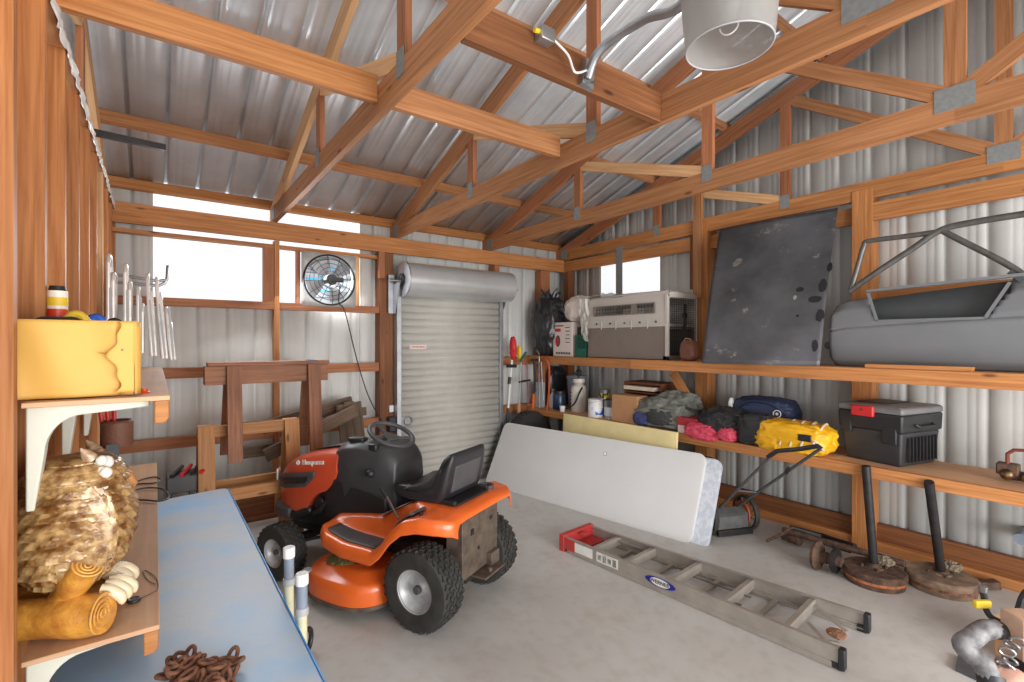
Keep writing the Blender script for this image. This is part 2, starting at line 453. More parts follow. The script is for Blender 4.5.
MB().bb(4.16, 4.32, YB+.02, YB+.14, 0, 2.6).obj('post', W['lumr'], wall_back)
MB().bb(3.40, 3.47, YB+.0, YB+.14, 2.3, 2.6).obj('post', W['lumr'], wall_back)
# eave purlins across rear
cl = []
# right wall framing
def vb(par, y0, y1, z0, z1, m, x=XR, t_=.038, name='girt'):
    return MB().bb(x, x+t_, y0, y1, z0, z1).obj(name, m, par)
vb(wall_right, 3.0, YB, 2.605, 2.742, W['lum'])
vb(wall_right, 1.53, 2.8, 2.605, 2.742, W['lum'], XR+.05)
vb(wall_right, -3.5, 1.39, 2.60, 2.742, W['lum'])
vb(wall_right, -3.5, 1.39, 1.99, 2.07, W['lum'], XR+.10, .05)
vb(wall_right, -3.5, YB, .06, .20, W['dark'], XR+.09, .05, 'skirt_board')
vb(wall_right, -3.5, YB, 0, .075, W['lum'], XR+.03, .05, 'sill_plate')
for y0, y1 in ((1.39, 1.53), (2.80, 2.94), (-1.0, -.86)):
    MB().bb(XR-.006, XR+.14, y0, y1, 0, 2.86).obj('post', W['lum'], wall_right, bevel=.003)
MB().bb(XR-.045, XR-.007, 2.845, 2.94, 2.1, 3.46).obj('post', W['lum2'], wall_right)
MB().bb(XR+.004, XR+.12, 2.94, 3.01, 2.2, 2.9).obj('post', W['dark'], wall_right)
MB().bb(XR+.004, XR+.12, YB-.10, YB-.02, 0, 2.88).obj('post', W['dark'], wall_right)
o = MB().bb(XR-.006, XR, 3.92, 4.02, 2.2, 2.80).obj('steel_strap', W['gus'], None)
tag(o, 'narrow grey steel strap hanging over the side window behind the dog crate', 'strap')
# left wall: studs, plate, sheathing
mb = MB().bb(-.44, -.43, 1.3, YS, 0, 2.78); wall_left = struct(mb.obj('wall_left', W['osb']))
y = 1.585
ys = []
while y < YS: ys.append(y); y += .392
for i, yy in enumerate(ys):
    MB().bb(XL-.14 if i else XL-.3, XL, yy-.019, yy+.019, .04, 2.70).obj('stud', W['pale'] if i == 6 else W['stud'], wall_left)
MB().bb(XL-.14, XL, 1.3, YS, 2.70, 2.74).obj('top_plate', W['pale'], wall_left)
MB().bb(XL-.14, XL, 1.3, YS, 0, .04).obj('bottom_plate', W['lum'], wall_left)
mb = MB()
mb.grid(lambda u, v: (XL+.004+.012*noise.noise(Vector((u*60, v*3, 1))), 1.5+u*3.5, 2.745-v*(.05+.05*abs(noise.noise(Vector((u*25, 3, 0)))))), 160, 6)
W['film'] = mat('white_plastic_film', (235, 232, 228), .3, 0, var=.05)
o = mb.obj('plastic_film', W['film'], None, solid=.002)
tag(o, 'strip of crumpled white plastic film stapled along the top of the left stud wall', 'plastic film')
# wall behind camera (lets the room close), with a big open door
mb = MB(); fb = lambda a, b, h: Vector((a, -3.6-h, b))
corr(mb, fb, -1.6, .2, 0, 2.9); corr(mb, fb, .2, 3.8, 2.5, 2.9); corr(mb, fb, 3.8, XS, 0, 2.9)
struct(mb.obj('wall_front', W['wallm'], solid=.002))
# roof sheets
mb = MB()
def fr(a, b, h): return Vector((a, b, zl(b)+.245+h))
corr(mb, fr, -1.6, XS+.05, RIDGE, YS+.25, rib=.02); corr(mb, fr, -1.6, XS+.05, -3.9, RIDGE, rib=.02)
ceiling = struct(mb.obj('ceiling', W['roofm'], solid=.002, flat=True))
for yy in (5.12, 4.37, 3.50, 2.63, 1.76, .85, .47, -.4, -1.3, -2.2, -3.1):
    z = zl(yy)+.15; sl = math.atan(.333)*(-1 if yy > RIDGE else 1)
    up = Vector((0, -math.sin(sl), math.cos(sl)))
    MB().board((-1.6, yy, z+.045), (XS, yy, z+.045), .04, .088, up).obj('purlin', W['lum'] if yy > 5 else W['lum2'], ceiling)
# trusses
V = [5.06, 3.43, 2.05, RIDGE, 2*RIDGE-2.05, 2*RIDGE-3.43, 2*RIDGE-5.06]
def zb(Y):   # underside of bottom chord, slight camber
    return 2.768+  .003*(5-abs(Y-RIDGE)-RIDGE) 
def truss(X, label, mchord, mtop):
    T = thing('roof_truss', label, 'truss', (X, RIDGE, 2.77), 0, 'roof trusses')
    hc = .14
    zc = lambda Y: zb(Y)+hc/2
    MB().board((X, V[0], zc(V[0])), (X, .66, zc(.66)), .038, hc).obj('bottom_chord', mchord, T)
    MB().board((X, .66, zc(.66)), (X, V[6], zc(V[6])), .038, hc).obj('bottom_chord', mchord, T)
    a = math.atan(.333); tz = lambda Y: zl(Y)+.073
    for s in (1, -1):
        Y1 = RIDGE+s*4.52
        mb = MB().board((X, Y1, tz(Y1)), (X, RIDGE, tz(RIDGE)), .036, .145); mb.obj('top_chord', mtop, T)
        for k in (1, 2):
            Y = RIDGE+s*(V[k]-RIDGE)
            MB().board((X, Y, zb(Y)+.10), (X, Y, zl(Y)+.02), .034, .088, (0, 1, 0)).obj('web', W['lumr'], T)
            Yn = RIDGE+s*(V[k+1]-RIDGE)
            MB().board((X, Y-s*.03, zl(Y)+.03), (X, Yn+s*.04, zb(Yn)+.15), .031, .086).obj('web', W['pale'] if k == 1 else W['lum2'], T)
    MB().board((X, RIDGE, zb(RIDGE)+.1), (X, RIDGE, zl(RIDGE)), .028, .088, (0, 1, 0)).obj('web', W['lum2'], T)
    for i, Y in enumerate(V[1:6]):
        w = .16 if i == 2 else .08
        g = MB()
        for sx in (-1, 1): g.box((X+sx*.021, Y, zb(Y)+.125), (.003, w, .12))
        g.obj('gusset_plate', W['gus'], T)
    for s in (1, -1):
        Y = RIDGE+s*4.30; g = MB()
        for sx in (-1, 1): g.box((X+sx*.021, Y, zb(Y)+.08), (.003, .12, .12))
        g.obj('gusset_plate', W['gus'], T)
    return T
truss(-.32, 'pale timber roof truss standing right over the left stud wall', W['pale'], W['pale'])
truss(.906, 'timber roof truss whose broad bottom chord crosses above the red hood of the tractor', W['lum2'], W['pale'])
truss(2.115, 'timber roof truss in the middle, its bottom chord passing just behind the hanging lamp', W['lum2'], W['lum2'])
truss(3.33, 'timber roof truss between the lamp and the right gable, landing over the roll-up door end', W['lum2'], W['lumr'])
truss(XR+.021, 'timber gable truss flat against the right steel wall above the grey sheet panel', W['lum'], W['lumr'])
# blocking between trusses
def block(x0, x1, y, z0, z1, label, m, t_=.038):
    o = MB().bb(x0, x1, y, y+t_, z0, z1).obj('ceiling_beam', m, None, bevel=.002); return tag(o, label, 'beam', 'beams set between the trusses')
block(-.30, .885, 2.32, 2.832, 2.965, 'timber beam crossing the upper left, between stud wall and first truss', W['lum'])
block(.927, 2.094, 2.32, 2.832, 2.965, 'long timber beam between two trusses, above and behind the tractor', W['lum2'])
block(.927, 2.094, 1.552, 2.775, 2.925, 'dark stained timber beam carrying the lamp arm', W['dark'])
block(.927, 2.094, 1.592, 2.90, 2.935, 'thin ledge board lying behind the dark lamp beam', W['lum2'], .12)
o = MB().board((3.351, .2, 2.70), (XR-.002, .2, 2.70), .038, .09) if False else None
# steel rod by the left wall
p0 = onY(93, 131, 3.6); p1 = onY(166, 148, 3.6)
o = MB().board(p0+Vector((-.25, 0, 0)), p1, .03, .035).obj('steel_channel', W['blk2'], None)
tag(o, 'dark steel channel sticking out from the top of the left stud wall', 'steel bar')
# ---------------------------------------------------------------- camera
cam = bpy.data.cameras.new('camera'); co = bpy.data.objects.new('camera', cam); COL.objects.link(co)
co.location = EYE; co.rotation_euler = (PI/2, 0, -TH)
cam.sensor_width = 36; cam.lens = 36*FP/1024; cam.shift_y = (CY-341)/1024; cam.clip_start = .05
sc.camera = co
# ---------------------------------------------------------------- light
wd = bpy.data.worlds.new('World'); sc.world = wd; wd.use_nodes = True
bg = wd.node_tree.nodes['Background']; bg.inputs[0].default_value = (.86, .93, 1, 1); bg.inputs[1].default_value = 1.3
def area(name, loc, target, size, size_y, power, col=(1, 1, 1), spread=None):
    l = bpy.data.lights.new(name, 'AREA'); l.energy = power; l.shape = 'RECTANGLE'; l.size = size; l.size_y = size_y; l.color = col
    if spread: l.spread = spread
    o = bpy.data.objects.new(name, l); COL.objects.link(o); o.location = loc
    o.rotation_euler = (Vector(target)-Vector(loc)).to_track_quat('-Z', 'Y').to_euler(); return o
area('door_light', (1.6, -3.4, 1.5), (2.2, 3.5, 1.2), 3.4, 2.3, 230, (1, .98, .96))
area('side_light', (-.9, -.9, 1.6), (3.5, 2.2, 1.2), 2.4, 2.0, 22, (1, .985, .97))
area('ceiling_bounce', (2.6, -1.4, .9), (2.4, 1.6, 3.6), 2.6, 2.0, 80, (.97, .98, 1))
area('window_light', (.9, 4.86, 2.28), (1.6, 1.5, .2), 1.7, .5, 32, (.93, .97, 1))
sc.view_settings.view_transform = 'Standard'; sc.view_settings.look = 'None'; sc.view_settings.exposure = 0.0
sc.cycles.use_denoising = True
sc.cycles.max_bounces = 7; sc.cycles.diffuse_bounces = 4
# ================================================================ LEFT SHELVES
YN = 1.62
W['shelfw'] = mat('shelf_bracket_white', (214, 212, 196), .5, 0, var=.04)
def wall_shelf(label, z, yfar, x1, zlip):
    T = thing('wall_shelf', label, 'shelf', (XL, YN, z), 0, 'shelves on the stud wall'); x1 -= .012
    MB().bb(XL+.003, x1, YN, yfar, z-.013, z).obj('shelf_board', W['ply'], T, bevel=.002)
    # rounded end block under the outer corner
    o = MB().prism([(x1-.035, z-.013), (x1-.002, z-.013), (x1-.002, z-.062), (x1-.012, z-.075), (x1-.035, z-.075)], YN+.002, yfar, 'Y')
    o.obj('edge_lip', W['lum'], T, bevel=.004)
    for k, yy in enumerate((YN+.05, YN+.62, YN+1.25)):
        if yy > yfar-.1: break
        # curved gusset bracket: vertical leg, horizontal arm, rounded inner corner
        w = .05; x0 = XL+.003; xe = x1-.045; zt = z-.014; d = .26
        P = [(x0, zt), (xe, zt), (xe, zt-.018)]
        for i in range(9):
            a = PI/2*i/8
            P.append((x0+.034+.075*(1-math.sin(a)), zt-.028-.09*(1-math.cos(a))))
        P += [(x0+.016, zt-d), (x0, zt-d)]
        MB().prism(P, yy, yy+w, 'Y').obj('bracket', W['shelfw'], T, bevel=.004)
    return T
ZU = 1.503; ZLo = .885
wall_shelf('upper pale plywood shelf on white brackets, holding the yellow envelope', ZU, 3.45, .045, 0)
wall_shelf('lower pale plywood shelf on white brackets, holding the carved owl', ZLo, 3.80, .022, 0)
# yellow padded envelope
W['env'] = mat('kraft_yellow', (222, 172, 84), .6, 0, var=.05, vs=3, bump=.15, bs=12)
T = thing('padded_envelope', 'large yellow envelope standing on the upper left shelf, one end folded over', 'envelope', (-.11, 1.68, ZU))
x0, x1 = XL-.02, -.048
def env(u, v):
    x = x0+(x1-x0)*u; z = ZU+.004+.198*v
    y = 1.665+.006*math.sin(u*9+v*3)+.010*math.exp(-((u-.88-.03*math.sin(v*5))/.02)**2)
    return (x+.008*v*u, y, z-.006*u*math.sin(v*PI))
mb = MB().grid(env, 60, 20)
mb.grid(lambda u, v: (x0+(x1-x0)*u, 1.715+.01*math.sin(u*5), ZU+.004+.198*v), 20, 4)
mb.grid(lambda u, v: (x0+(x1+.006-x0)*u, 1.666+.05*v, ZU+.2-.004*math.sin(v*PI)), 20, 4)
mb.grid(lambda u, v: (x1+.004+.012*math.sin(u*PI), 1.666+.05*u, ZU+.004+.196*v), 6, 8)
mb.obj('envelope_body', W['env'], T, solid=.002)
def flap(u, v):
    zz = ZU+.012+.188*v; e = .012*math.sin(v*9)+.006*math.sin(v*21)
    return (x1-.038+e*(1-u)+u*(.041), 1.656-.004*(1-u), zz)
MB().grid(flap, 8, 24).obj('folded_flap', W['env'], T, solid=.0015)
MB().sphere((x1-.022, 1.652, ZU+.125), .0025).obj('clasp', W['steel'], T)
MB().grid(lambda u, v: (x1-.075+.05*u, 1.656, ZU+.118-.012*u+.006*v*(1-abs(2*u-1))), 10, 2).obj('torn_crease', mat('torn_paper', (176, 128, 50), .8), T, solid=.001)
# things standing behind the envelope
T = thing('spray_can', 'red and white tin standing behind the yellow envelope', 'can', (-.17, 2.05, ZU))
c = (-.238, 2.0, ZU)
MB().lathe([(0, 0), (.024, 0), (.024, .30), (0, .30)], c).obj('can_body', mat('can_white', (238, 228, 214), .4), T)
MB().lathe([(.0245, .10), (.0245, .245)], c).obj('red_band', mat('can_orange', (226, 74, 40), .4, c2=(206, 48, 30), vs=10), T)
MB().lathe([(.0247, .255), (.0247, .28)], c).obj('yellow_band', W['yel'], T)
MB().lathe([(0, .302), (.021, .302), (.018, .315), (0, .316)], c).obj('can_lid', W['blk'], T)
def arch(name, label, cx, cy, r, w, m, h):
    P = []
    for i in range(21):
        a = PI*i/20; P.append((cx+r*math.cos(a), cy, ZU+.012+h*math.sin(a)))
    o = MB().tube(P, w, 10).obj(name, m, None); return tag(o, label, 'tool handle')
o = MB().blob((-.215, 1.86, ZU+.11), (.13, .12, .215), .02, 2, 3, .5, 30, 20, ridge=False).obj('tool_case', W['blk'], None); tag(o, 'black rounded tool case peeking over the top of the yellow envelope', 'tool case')
arch('clamp_handle', 'yellow curved handle behind the top edge of the yellow envelope', -.186, 1.90, .05, .013, W['yel'], .215)
arch('tool_grip', 'blue curved grip behind the top edge of the yellow envelope', -.160, 2.15, .045, .016, W['blue'], .215)
arch('pouch', 'small black pouch behind the envelope beside the blue grip', -.125, 2.4, .04, .018, W['blk'], .21)
o = MB().lathe([(0, 0), (.013, 0), (.014, .004), (.008, .006), (.008, .013), (.0, .014)], onZ(144, 393, ZU)).obj('bottle_cap', mat('cap_orange', (222, 84, 30), .4), None); tag(o, 'tiny orange cap lying on the bare corner of the upper shelf', 'cap')
# aluminium tube chairs hanging in a row
W['tube'] = mat('polished_tube', (232, 226, 220), .35, .25, var=.1, vs=12)
W['web'] = mat('blue_webbing', (120, 160, 180), .8, c2=(232, 232, 228), vs=60, thr=(.45, .55))
# hook rail
T = thing('wall_hook', 'grey steel hook bar with upturned tip holding the folded chairs', 'hook', (XL, 4.1, 2.1))
for dz in (0, .055):
    MB().tube([(XL+.0, 4.3, 2.06+dz), (.02, 4.3, 2.05+dz*.6), (.055, 4.3, 2.07+dz*.4), (.07, 4.3, 2.10), (.075, 4.3, 2.20)], .011, 10).obj('hook_rod', W['galv'], T)
def chair(x, y, ztop, zbot, w, lean, label, webm):
    T = thing('folding_chair', label, 'folding chair', (x, y, zbot), 0, 'folded tube chairs hanging on the left wall')
    for k, (dx, dy) in enumerate(((0, 0), (.020, .015))):
        zt = ztop-(.0 if k == 0 else .10)
        P = [(x+dx+lean, y-w/2+dy, zbot), (x+dx, y-w/2+dy, zt-.05), (x+dx, y-w/2+.03+dy, zt-.012), (x+dx, y-w/2+.06+dy, zt), (x+dx, y+w/2-.06+dy, zt), (x+dx, y+w/2-.03+dy, zt-.012), (x+dx, y+w/2+dy, zt-.05), (x+dx+lean, y+w/2+dy, zbot)]
        MB().tube(P, .0105, 10).obj('tube_frame', W['tube'], T)
    MB().grid(lambda u, v: (x+.010+lean*(1-v)*.8, y-w/2+.02+(w-.04)*u, zbot+.05+(ztop-zbot-.32)*v+.01*math.sin(u*PI*6)), 24, 24).obj('webbing', webm, T, solid=.003)
    for s in (-1, 1):
        MB().board((x+.012+lean, y+s*w/2, zbot+.02), (x+.01, y+s*w/2, zbot+.35), .02, .012, (1, 0, 0)).obj('armrest', W['grey'] if s < 0 else W['white'], T)
    return T
G = [(-.245, 3.62, 2.26, 1.60, .22, 0, 'folded tube chair farthest left, tight against the studs'),
     (-.175, 3.70, 2.22, 1.60, .20, .0, 'tall folded aluminium chair, second from the studs, its top loop highest'),
     (-.118, 3.80, 2.00, 1.58, .16, .0, 'short folded aluminium chair in the middle of the hanging row'),
     (-.072, 3.86, 2.09, 1.56, .20, .02, 'folded aluminium chair leaning in the row, right of the short one'),
     (-.025, 3.93, 2.08, 1.54, .20, .03, 'folded aluminium chair with white and blue webbing, second from the window side'),
     (.03, 4.0, 1.89, 1.53, .22, .02, 'lowest folded chair at the window end of the row, with a blue foot')]
for g in G: chair(g[0]+.035, g[1], g[2]-(.12 if g[2] > 2.15 else .02), *g[3:], W['web'])
# belt/leather holster on wall
T = thing('leather_holster', 'brown leather tool holster hanging low on the stud wall behind the owl', 'holster', (-.2, 4.5, 1.2))
p = onX(117, 433, -.14)
MB().lathe([(.055, -.06), (.06, -.05), (.06, .05), (.052, .06), (.045, .05), (.045, -.05)], p, n=24).obj('leather_loop', mat('leather', (112, 72, 54), .6, bump=.3), T)
MB().bb(p.x-.035, p.x+.01, p.y-.062, p.y-.055, p.z-.28, p.z-.04).obj('strap', W['dgrey'], T)
for k in range(3):
    MB().cyl(p+Vector((-.05+.02*k, .0, .03)), p+Vector((-.06+.025*k, 0, .11)), .008, 8).obj('tool_handle', W['red'], T)
def smooth(pts, n=8, closed=False):
    P = [Vector(p) for p in pts]; out = []; m = len(P)
    for i in range(m if closed else m-1):
        g = (lambda k: P[k % m]) if closed else (lambda k: P[max(0, min(m-1, k))])
        a, b, c, d = g(i-1), g(i), g(i+1), g(i+2)
        for j in range(n):
            t_ = j/n; out.append(.5*((2*b)+(c-a)*t_+(2*a-5*b+4*c-d)*t_*t_+(3*b-a-3*c+d)*t_**3))
    if not closed: out.append(P[-1])
    return out
# ---------------------------------------------------------------- OWL
OX, OY = -.185, 1.785
T = thing('owl_figure', 'large carved golden owl figure perched on log stumps on the lower shelf', 'owl figure', (OX, OY, ZLo))
W['feather'] = mat('gilded_feathers', (196, 160, 106), .28, .05, c2=(118, 76, 34), vs=30, bump=.4, bs=50, thr=(.40, .62), coat=.6)
W['feather2'] = mat('owl_head', (150, 100, 48), .35, .1, c2=(206, 184, 158), vs=34, bump=.4, bs=60, coat=.5)
W['log'] = mat('varnished_log', (214, 152, 62), .3, c2=(168, 104, 40), vs=18, bump=.3, coat=.6)
mb = MB(); NU, NV = 200, 110
zb0 = ZLo+.10; Hh = .36
def owl(u, v):
    a = 2*PI*u; h = v
    # body profile: narrow at feet, full chest, neck, head
    prof = [(0, .045), (.06, .075), (.2, .112), (.38, .128), (.55, .128), (.68, .118), (.76, .108), (.84, .108), (.92, .092), (.97, .06), (1, .0)]
    for (h0, r0), (h1, r1) in zip(prof, prof[1:]):
        if h0 <= h <= h1: f = (h-h0)/(h1-h0); f = f*f*(3-2*f) if h < .9 else f; r = r0+(r1-r0)*f; break
    # overlapping feather scales
    rows = 17; row = h*rows; k = math.floor(row); fr_ = row-k
    cc = a*11/PI+(.5 if k % 2 else 0); fc = cc-math.floor(cc)
    tip = fr_-.28*(2*abs(fc-.5))**2
    sc_ = .014*(1-max(0, min(1, (tip-.0)/.9)))*(.4 if h > .80 else 1)
    r += sc_*(1 if h < .97 else 0)+.002*noise.noise(Vector((math.cos(a)*6, math.sin(a)*6, h*20)))
    return (OX+r*math.cos(a)*1.0+.012*h, OY+r*math.sin(a)*1.0, zb0+Hh*h)
mb.grid(owl, NU, NV); mb.obj('body', W['feather'], T)
# face disc looking toward +x, brows, eyes, beak
fx_, fz_ = OX+.095, zb0+Hh*.83
MB().sphere((fx_-.03, OY-.04, fz_), .045, s=(.7, 1, 1)).sphere((fx_-.03, OY+.04, fz_), .045, s=(.7, 1, 1)).obj('face_disc', W['feather2'], T)
for s in (-1, 1):
    e = MB().sphere((fx_-.006, OY+s*.036, fz_+.004), .016).obj('eye', mat('owl_eye', (226, 170, 40), .1, coat=1), T)
    MB().sphere((fx_+.005, OY+s*.037, fz_+.004), .008).obj('pupil', W['blk'], e)
    MB().tube([(fx_-.05, OY+s*.055, fz_+.05), (fx_-.06, OY+s*.062, fz_+.068), (fx_-.07, OY+s*.066, fz_+.082)], [.02, .012, .002], 10).obj('ear_tuft', W['feather2'], T)
W['cream'] = mat('white_painted_down', (214, 210, 200), .5, 0, var=.04, bump=.5, bs=70)
mb = MB()
for i in range(16):
    f = i/15; mb.sphere((fx_-.026+.01*math.sin(i*2.1), OY-.075+.012*math.sin(i*1.3), fz_+.045-.12*f), .013+.004*math.sin(i*1.7), 12, 8, (1, .6, 1.1))
mb.obj('white_face_feathers', W['cream'], T)
MB().tube([(fx_+.0, OY, fz_-.012), (fx_+.03, OY, fz_-.022), (fx_+.043, OY, fz_-.045), (fx_+.040, OY, fz_-.060)], [.017, .014, .008, .001], 12).obj('beak', mat('beak', (168, 112, 62), .4), T)
MB().blob((OX+.03, OY-.105, zb0+.16), (.15, .05, .26), .12, 5, 4, .9, 60, 50).obj('folded_wing', W['feather'], T)
# logs
def log(par, a, b, r0, r1, seed):
    a = Vector(a); b = Vector(b); pts = []; rs = []
    for i in range(9):
        f = i/8; p = a.lerp(b, f)+Vector([.006*noise.noise(Vector((f*4, seed, k))) for k in range(3)]); pts.append(p); rs.append((r0+(r1-r0)*f)*(1+.06*math.sin(f*9+seed)))
    o = MB().tube(pts, rs, 20).obj('log', W['log'], par, sharp=60)
    d, s, u = frame_for(b-a); m2 = MB()
    for k in (1, .72, .45, .2): m2.torus(b+d*.001, r1*k*.93, .0022, d, 28, 6)
    m2.obj('end_grain', mat('end_grain', (206, 142, 52), .35, c2=(238, 188, 96), vs=12, coat=.5) if 'eg' not in W else W['eg'], o)
    return o
log(T, (OX-.13, OY-.03, ZLo+.055), (OX+.075, OY-.135, ZLo+.058), .050, .052, 1)
log(T, (OX-.02, OY-.06, ZLo+.07), (OX+.045, OY-.125, ZLo+.185), .036, .036, 2)
log(T, (OX-.12, OY+.09, ZLo+.045), (OX+.12, OY+.06, ZLo+.045), .043, .040, 3)
for s in (-1, 1):
    f = MB()
    for k in (-1, 0, 1):
        f.tube(smooth([(OX+.075+.006*k, OY+s*.05-.02+k*.022, ZLo+.105), (OX+.10+.012*k, OY+s*.05-.02+k*.026, ZLo+.098), (OX+.122+.012*k, OY+s*.05-.02+k*.028, ZLo+.075), (OX+.126+.012*k, OY+s*.05-.02+k*.028, ZLo+.052)], 5), [.013]*6+[.014]*5+[.012, .011, .009, .006, .002], 12)
    f.obj('foot', mat('talon_cream', (222, 204, 168), .4, var=.1, coat=.4) if s < 0 else bpy.data.materials['talon_cream'], T, sharp=85)
# clear wrapping suggestion at the foot
# cables and the black tag on the lower shelf
def loops(name, label, cat, lst, r, m):
    mb = MB()
    for P in lst: mb.tube(P, r, 8)
    return tag(mb.obj(name, m, None), label, cat)
def zpts(pp, z=ZLo, dz=.006): return [onZ(x, y, z+dz) for x, y in pp]
T = thing('charger', 'small grey charger with looped black cord on the lower shelf beyond the owl', 'charger', onZ(120, 490, ZLo))
q = onZ(121, 492, ZLo); MB().box(q+Vector((0, 0, .02)), (.05, .09, .04), .3).obj('charger_body', W['dgrey'], T, bevel=.005)
mb = MB()
mb.tube(smooth(zpts([(128, 488), (140, 480), (155, 477), (161, 480), (154, 483), (138, 484), (125, 486)])), .004, 8)
mb.tube(smooth(zpts([(128, 492), (145, 488), (162, 489), (169, 497), (160, 501), (145, 500), (128, 500)], dz=.01)), .004, 8)
mb.tube(smooth(zpts([(122, 500), (132, 502), (137, 507), (133, 512), (124, 514)])), .004, 8)
mb.obj('cord', W['blk'], T)
T = thing('magnifier_fob', 'black oval fob with a thin looped cord lying right of the owl feet', 'fob', onZ(134, 601, ZLo))
q = onZ(134, 602, ZLo)
MB().torus(q+Vector((0, 0, .006)), .013, .005, (0, 0, 1), 28, 8).cyl(q+Vector((0, 0, .001)), q+Vector((0, 0, .009)), .012, 20).obj('fob_ring', W['blk'], T)
MB().tube(smooth(zpts([(141, 598), (152, 593), (158, 588), (156, 578), (147, 571), (143, 572), (148, 580), (155, 584)], dz=.003)), .0013, 6).obj('cord', W['dgrey'], T)
# ---------------------------------------------------------------- blue table
ZT = .70
W['bluetop'] = mat('worn_blue_top', (138, 188, 230), .45, 0, c2=(184, 194, 204), vs=3.0, detail=9, thr=(.42, .72), bump=.08, bs=30)
W['blueedge'] = mat('bright_blue_edge', (64, 156, 226), .4)
bx1 = onZ(318, 682, ZT); bx2 = onZ(230, 487, ZT); bx3 = onZ(170, 503, ZT)
xr = (bx1.x+bx2.x)/2; yf = bx2.y
T = thing('work_table', 'worn sky blue table top running beneath the lower left shelf', 'table', (xr-.35, 1.9, 0))
poly = [(XL+.02, .55), (xr, .55), (xr, yf-.04), (xr-.012, yf-.012), (xr-.04, yf), (XL+.02, yf-.10)]
MB().prism(poly, ZT-.03, ZT, 'Z').obj('tabletop', W['bluetop'], T, bevel=.006)
MB().prism([(xr+.0, .55), (xr+.004, .55), (xr+.004, yf-.04), (xr, yf-.04)], ZT-.034, ZT+.001, 'Z').obj('edge_band', W['blueedge'], T)
for px_, py_ in ((xr-.08, .65), (xr-.08, yf-.25), (xr-.55, .65), (xr-.55, yf-.25)):
    MB().tube([(px_, py_, ZT-.03), (px_, py_, 0)], .016, 12).obj('leg', W['grey'], T)
# rusty chain
lm = None; T = thing('rusty_chain', 'heap of rusty brown chain links on the blue table', 'chain', onZ(200, 675, ZT))
pts_px = [(168, 690), (165, 676), (172, 664), (181, 657), (190, 654), (197, 660), (196, 670), (188, 678), (180, 684), (190, 690), (200, 686), (206, 678), (203, 668), (210, 664), (214, 672), (212, 682), (218, 688), (226, 682), (230, 672), (227, 660), (233, 655), (236, 662), (234, 674), (229, 690), (220, 694), (200, 696), (185, 694), (175, 688), (184, 668), (195, 664), (205, 690), (222, 666)]
base = None
cm = MB().torus((0, 0, 0), .0135, .0058, (0, 0, 1), 24, 8, sx=1.5, sy=1.0); base = cm.obj('link', W['rust2'], T, world=False)
Minv = wm(T).inverted()
for k in range(26):
    a_ = random.uniform(0, 2*PI); r_ = random.uniform(.1, 1)**.5
    pts_px.append((198+30*r_*math.cos(a_), 674+14*r_*math.sin(a_)))
for i, (x, y) in enumerate(pts_px):
    o = base if i == 0 else base.copy()
    if i: COL.objects.link(o); o.parent = T
    z_ = ZT+.012+(.010 if i % 2 else 0)+(.016 if i > 24 else 0)+(.012 if i > 44 else 0)
    loc = Minv @ onZ(x, y, z_)
    o.location = loc; j = min(i+1, len(pts_px)-1); d = onZ(*pts_px[j], z_)-onZ(*pts_px[max(i-1, 0)], z_)
    o.rotation_euler = ((0.25 if i % 2 else 1.05), random.uniform(-.25, .25), math.atan2(d.y, d.x))
# two standing tubes with grey caps
W['pvc'] = mat('yellowed_clear_tube', (206, 200, 164), .35, 0, var=.08, vs=20)
W['pgrey'] = mat('grey_pvc', (128, 138, 152), .5)
def standpipe(px, ytop, ybase, label, Y):
    q = onY(px, ytop, Y); q2 = onY(px+2, ybase, Y)
    T = thing('measuring_tube', label, 'tube', (q.x, q.y, q2.z))
    c = Vector((q.x, q.y, 0)); r = .019
    zt = q.z; z1 = zt-.04; z2 = zt-.13
    MB().cyl(c+Vector((0, 0, z1)), c+Vector((0, 0, zt)), r*1.12).obj('white_cap', W['white'], T, bevel=.003)
    MB().cyl(c+Vector((0, 0, z2)), c+Vector((0, 0, z1)), r*.95).obj('grey_pipe', W['pgrey'], T)
    MB().lathe([(r*.9, 0), (r*1.15, .0), (r*1.2, .012), (r*1.1, .025), (r*.9, .026)], c+Vector((0, 0, z2-.012))).obj('clamp', W['grey'], T)
    MB().cyl(c+Vector((0, 0, 0.02)), c+Vector((0, 0, z2)), r*.9).obj('clear_tube', W['pvc'], T)
    MB().cyl(c, c+Vector((0, 0, .02)), r*1.1).obj('foot_cap', W['blk'], T)
standpipe(289, 547, 640, 'farther of the two upright yellowed tubes beside the blue table', 1.98)
standpipe(302, 573, 660, 'nearer of the two upright yellowed tubes, with a white cap, beside the blue table', 1.78)
q = onZ(306, 642, .073)
o = MB().torus((q.x, q.y, .073), .06, .013, (.75, -.6, 0), 36, 10).obj('rubber_hoop', W['blk'], None)
tag(o, 'small black rubber hoop standing on the floor beside the blue table', 'hoop')
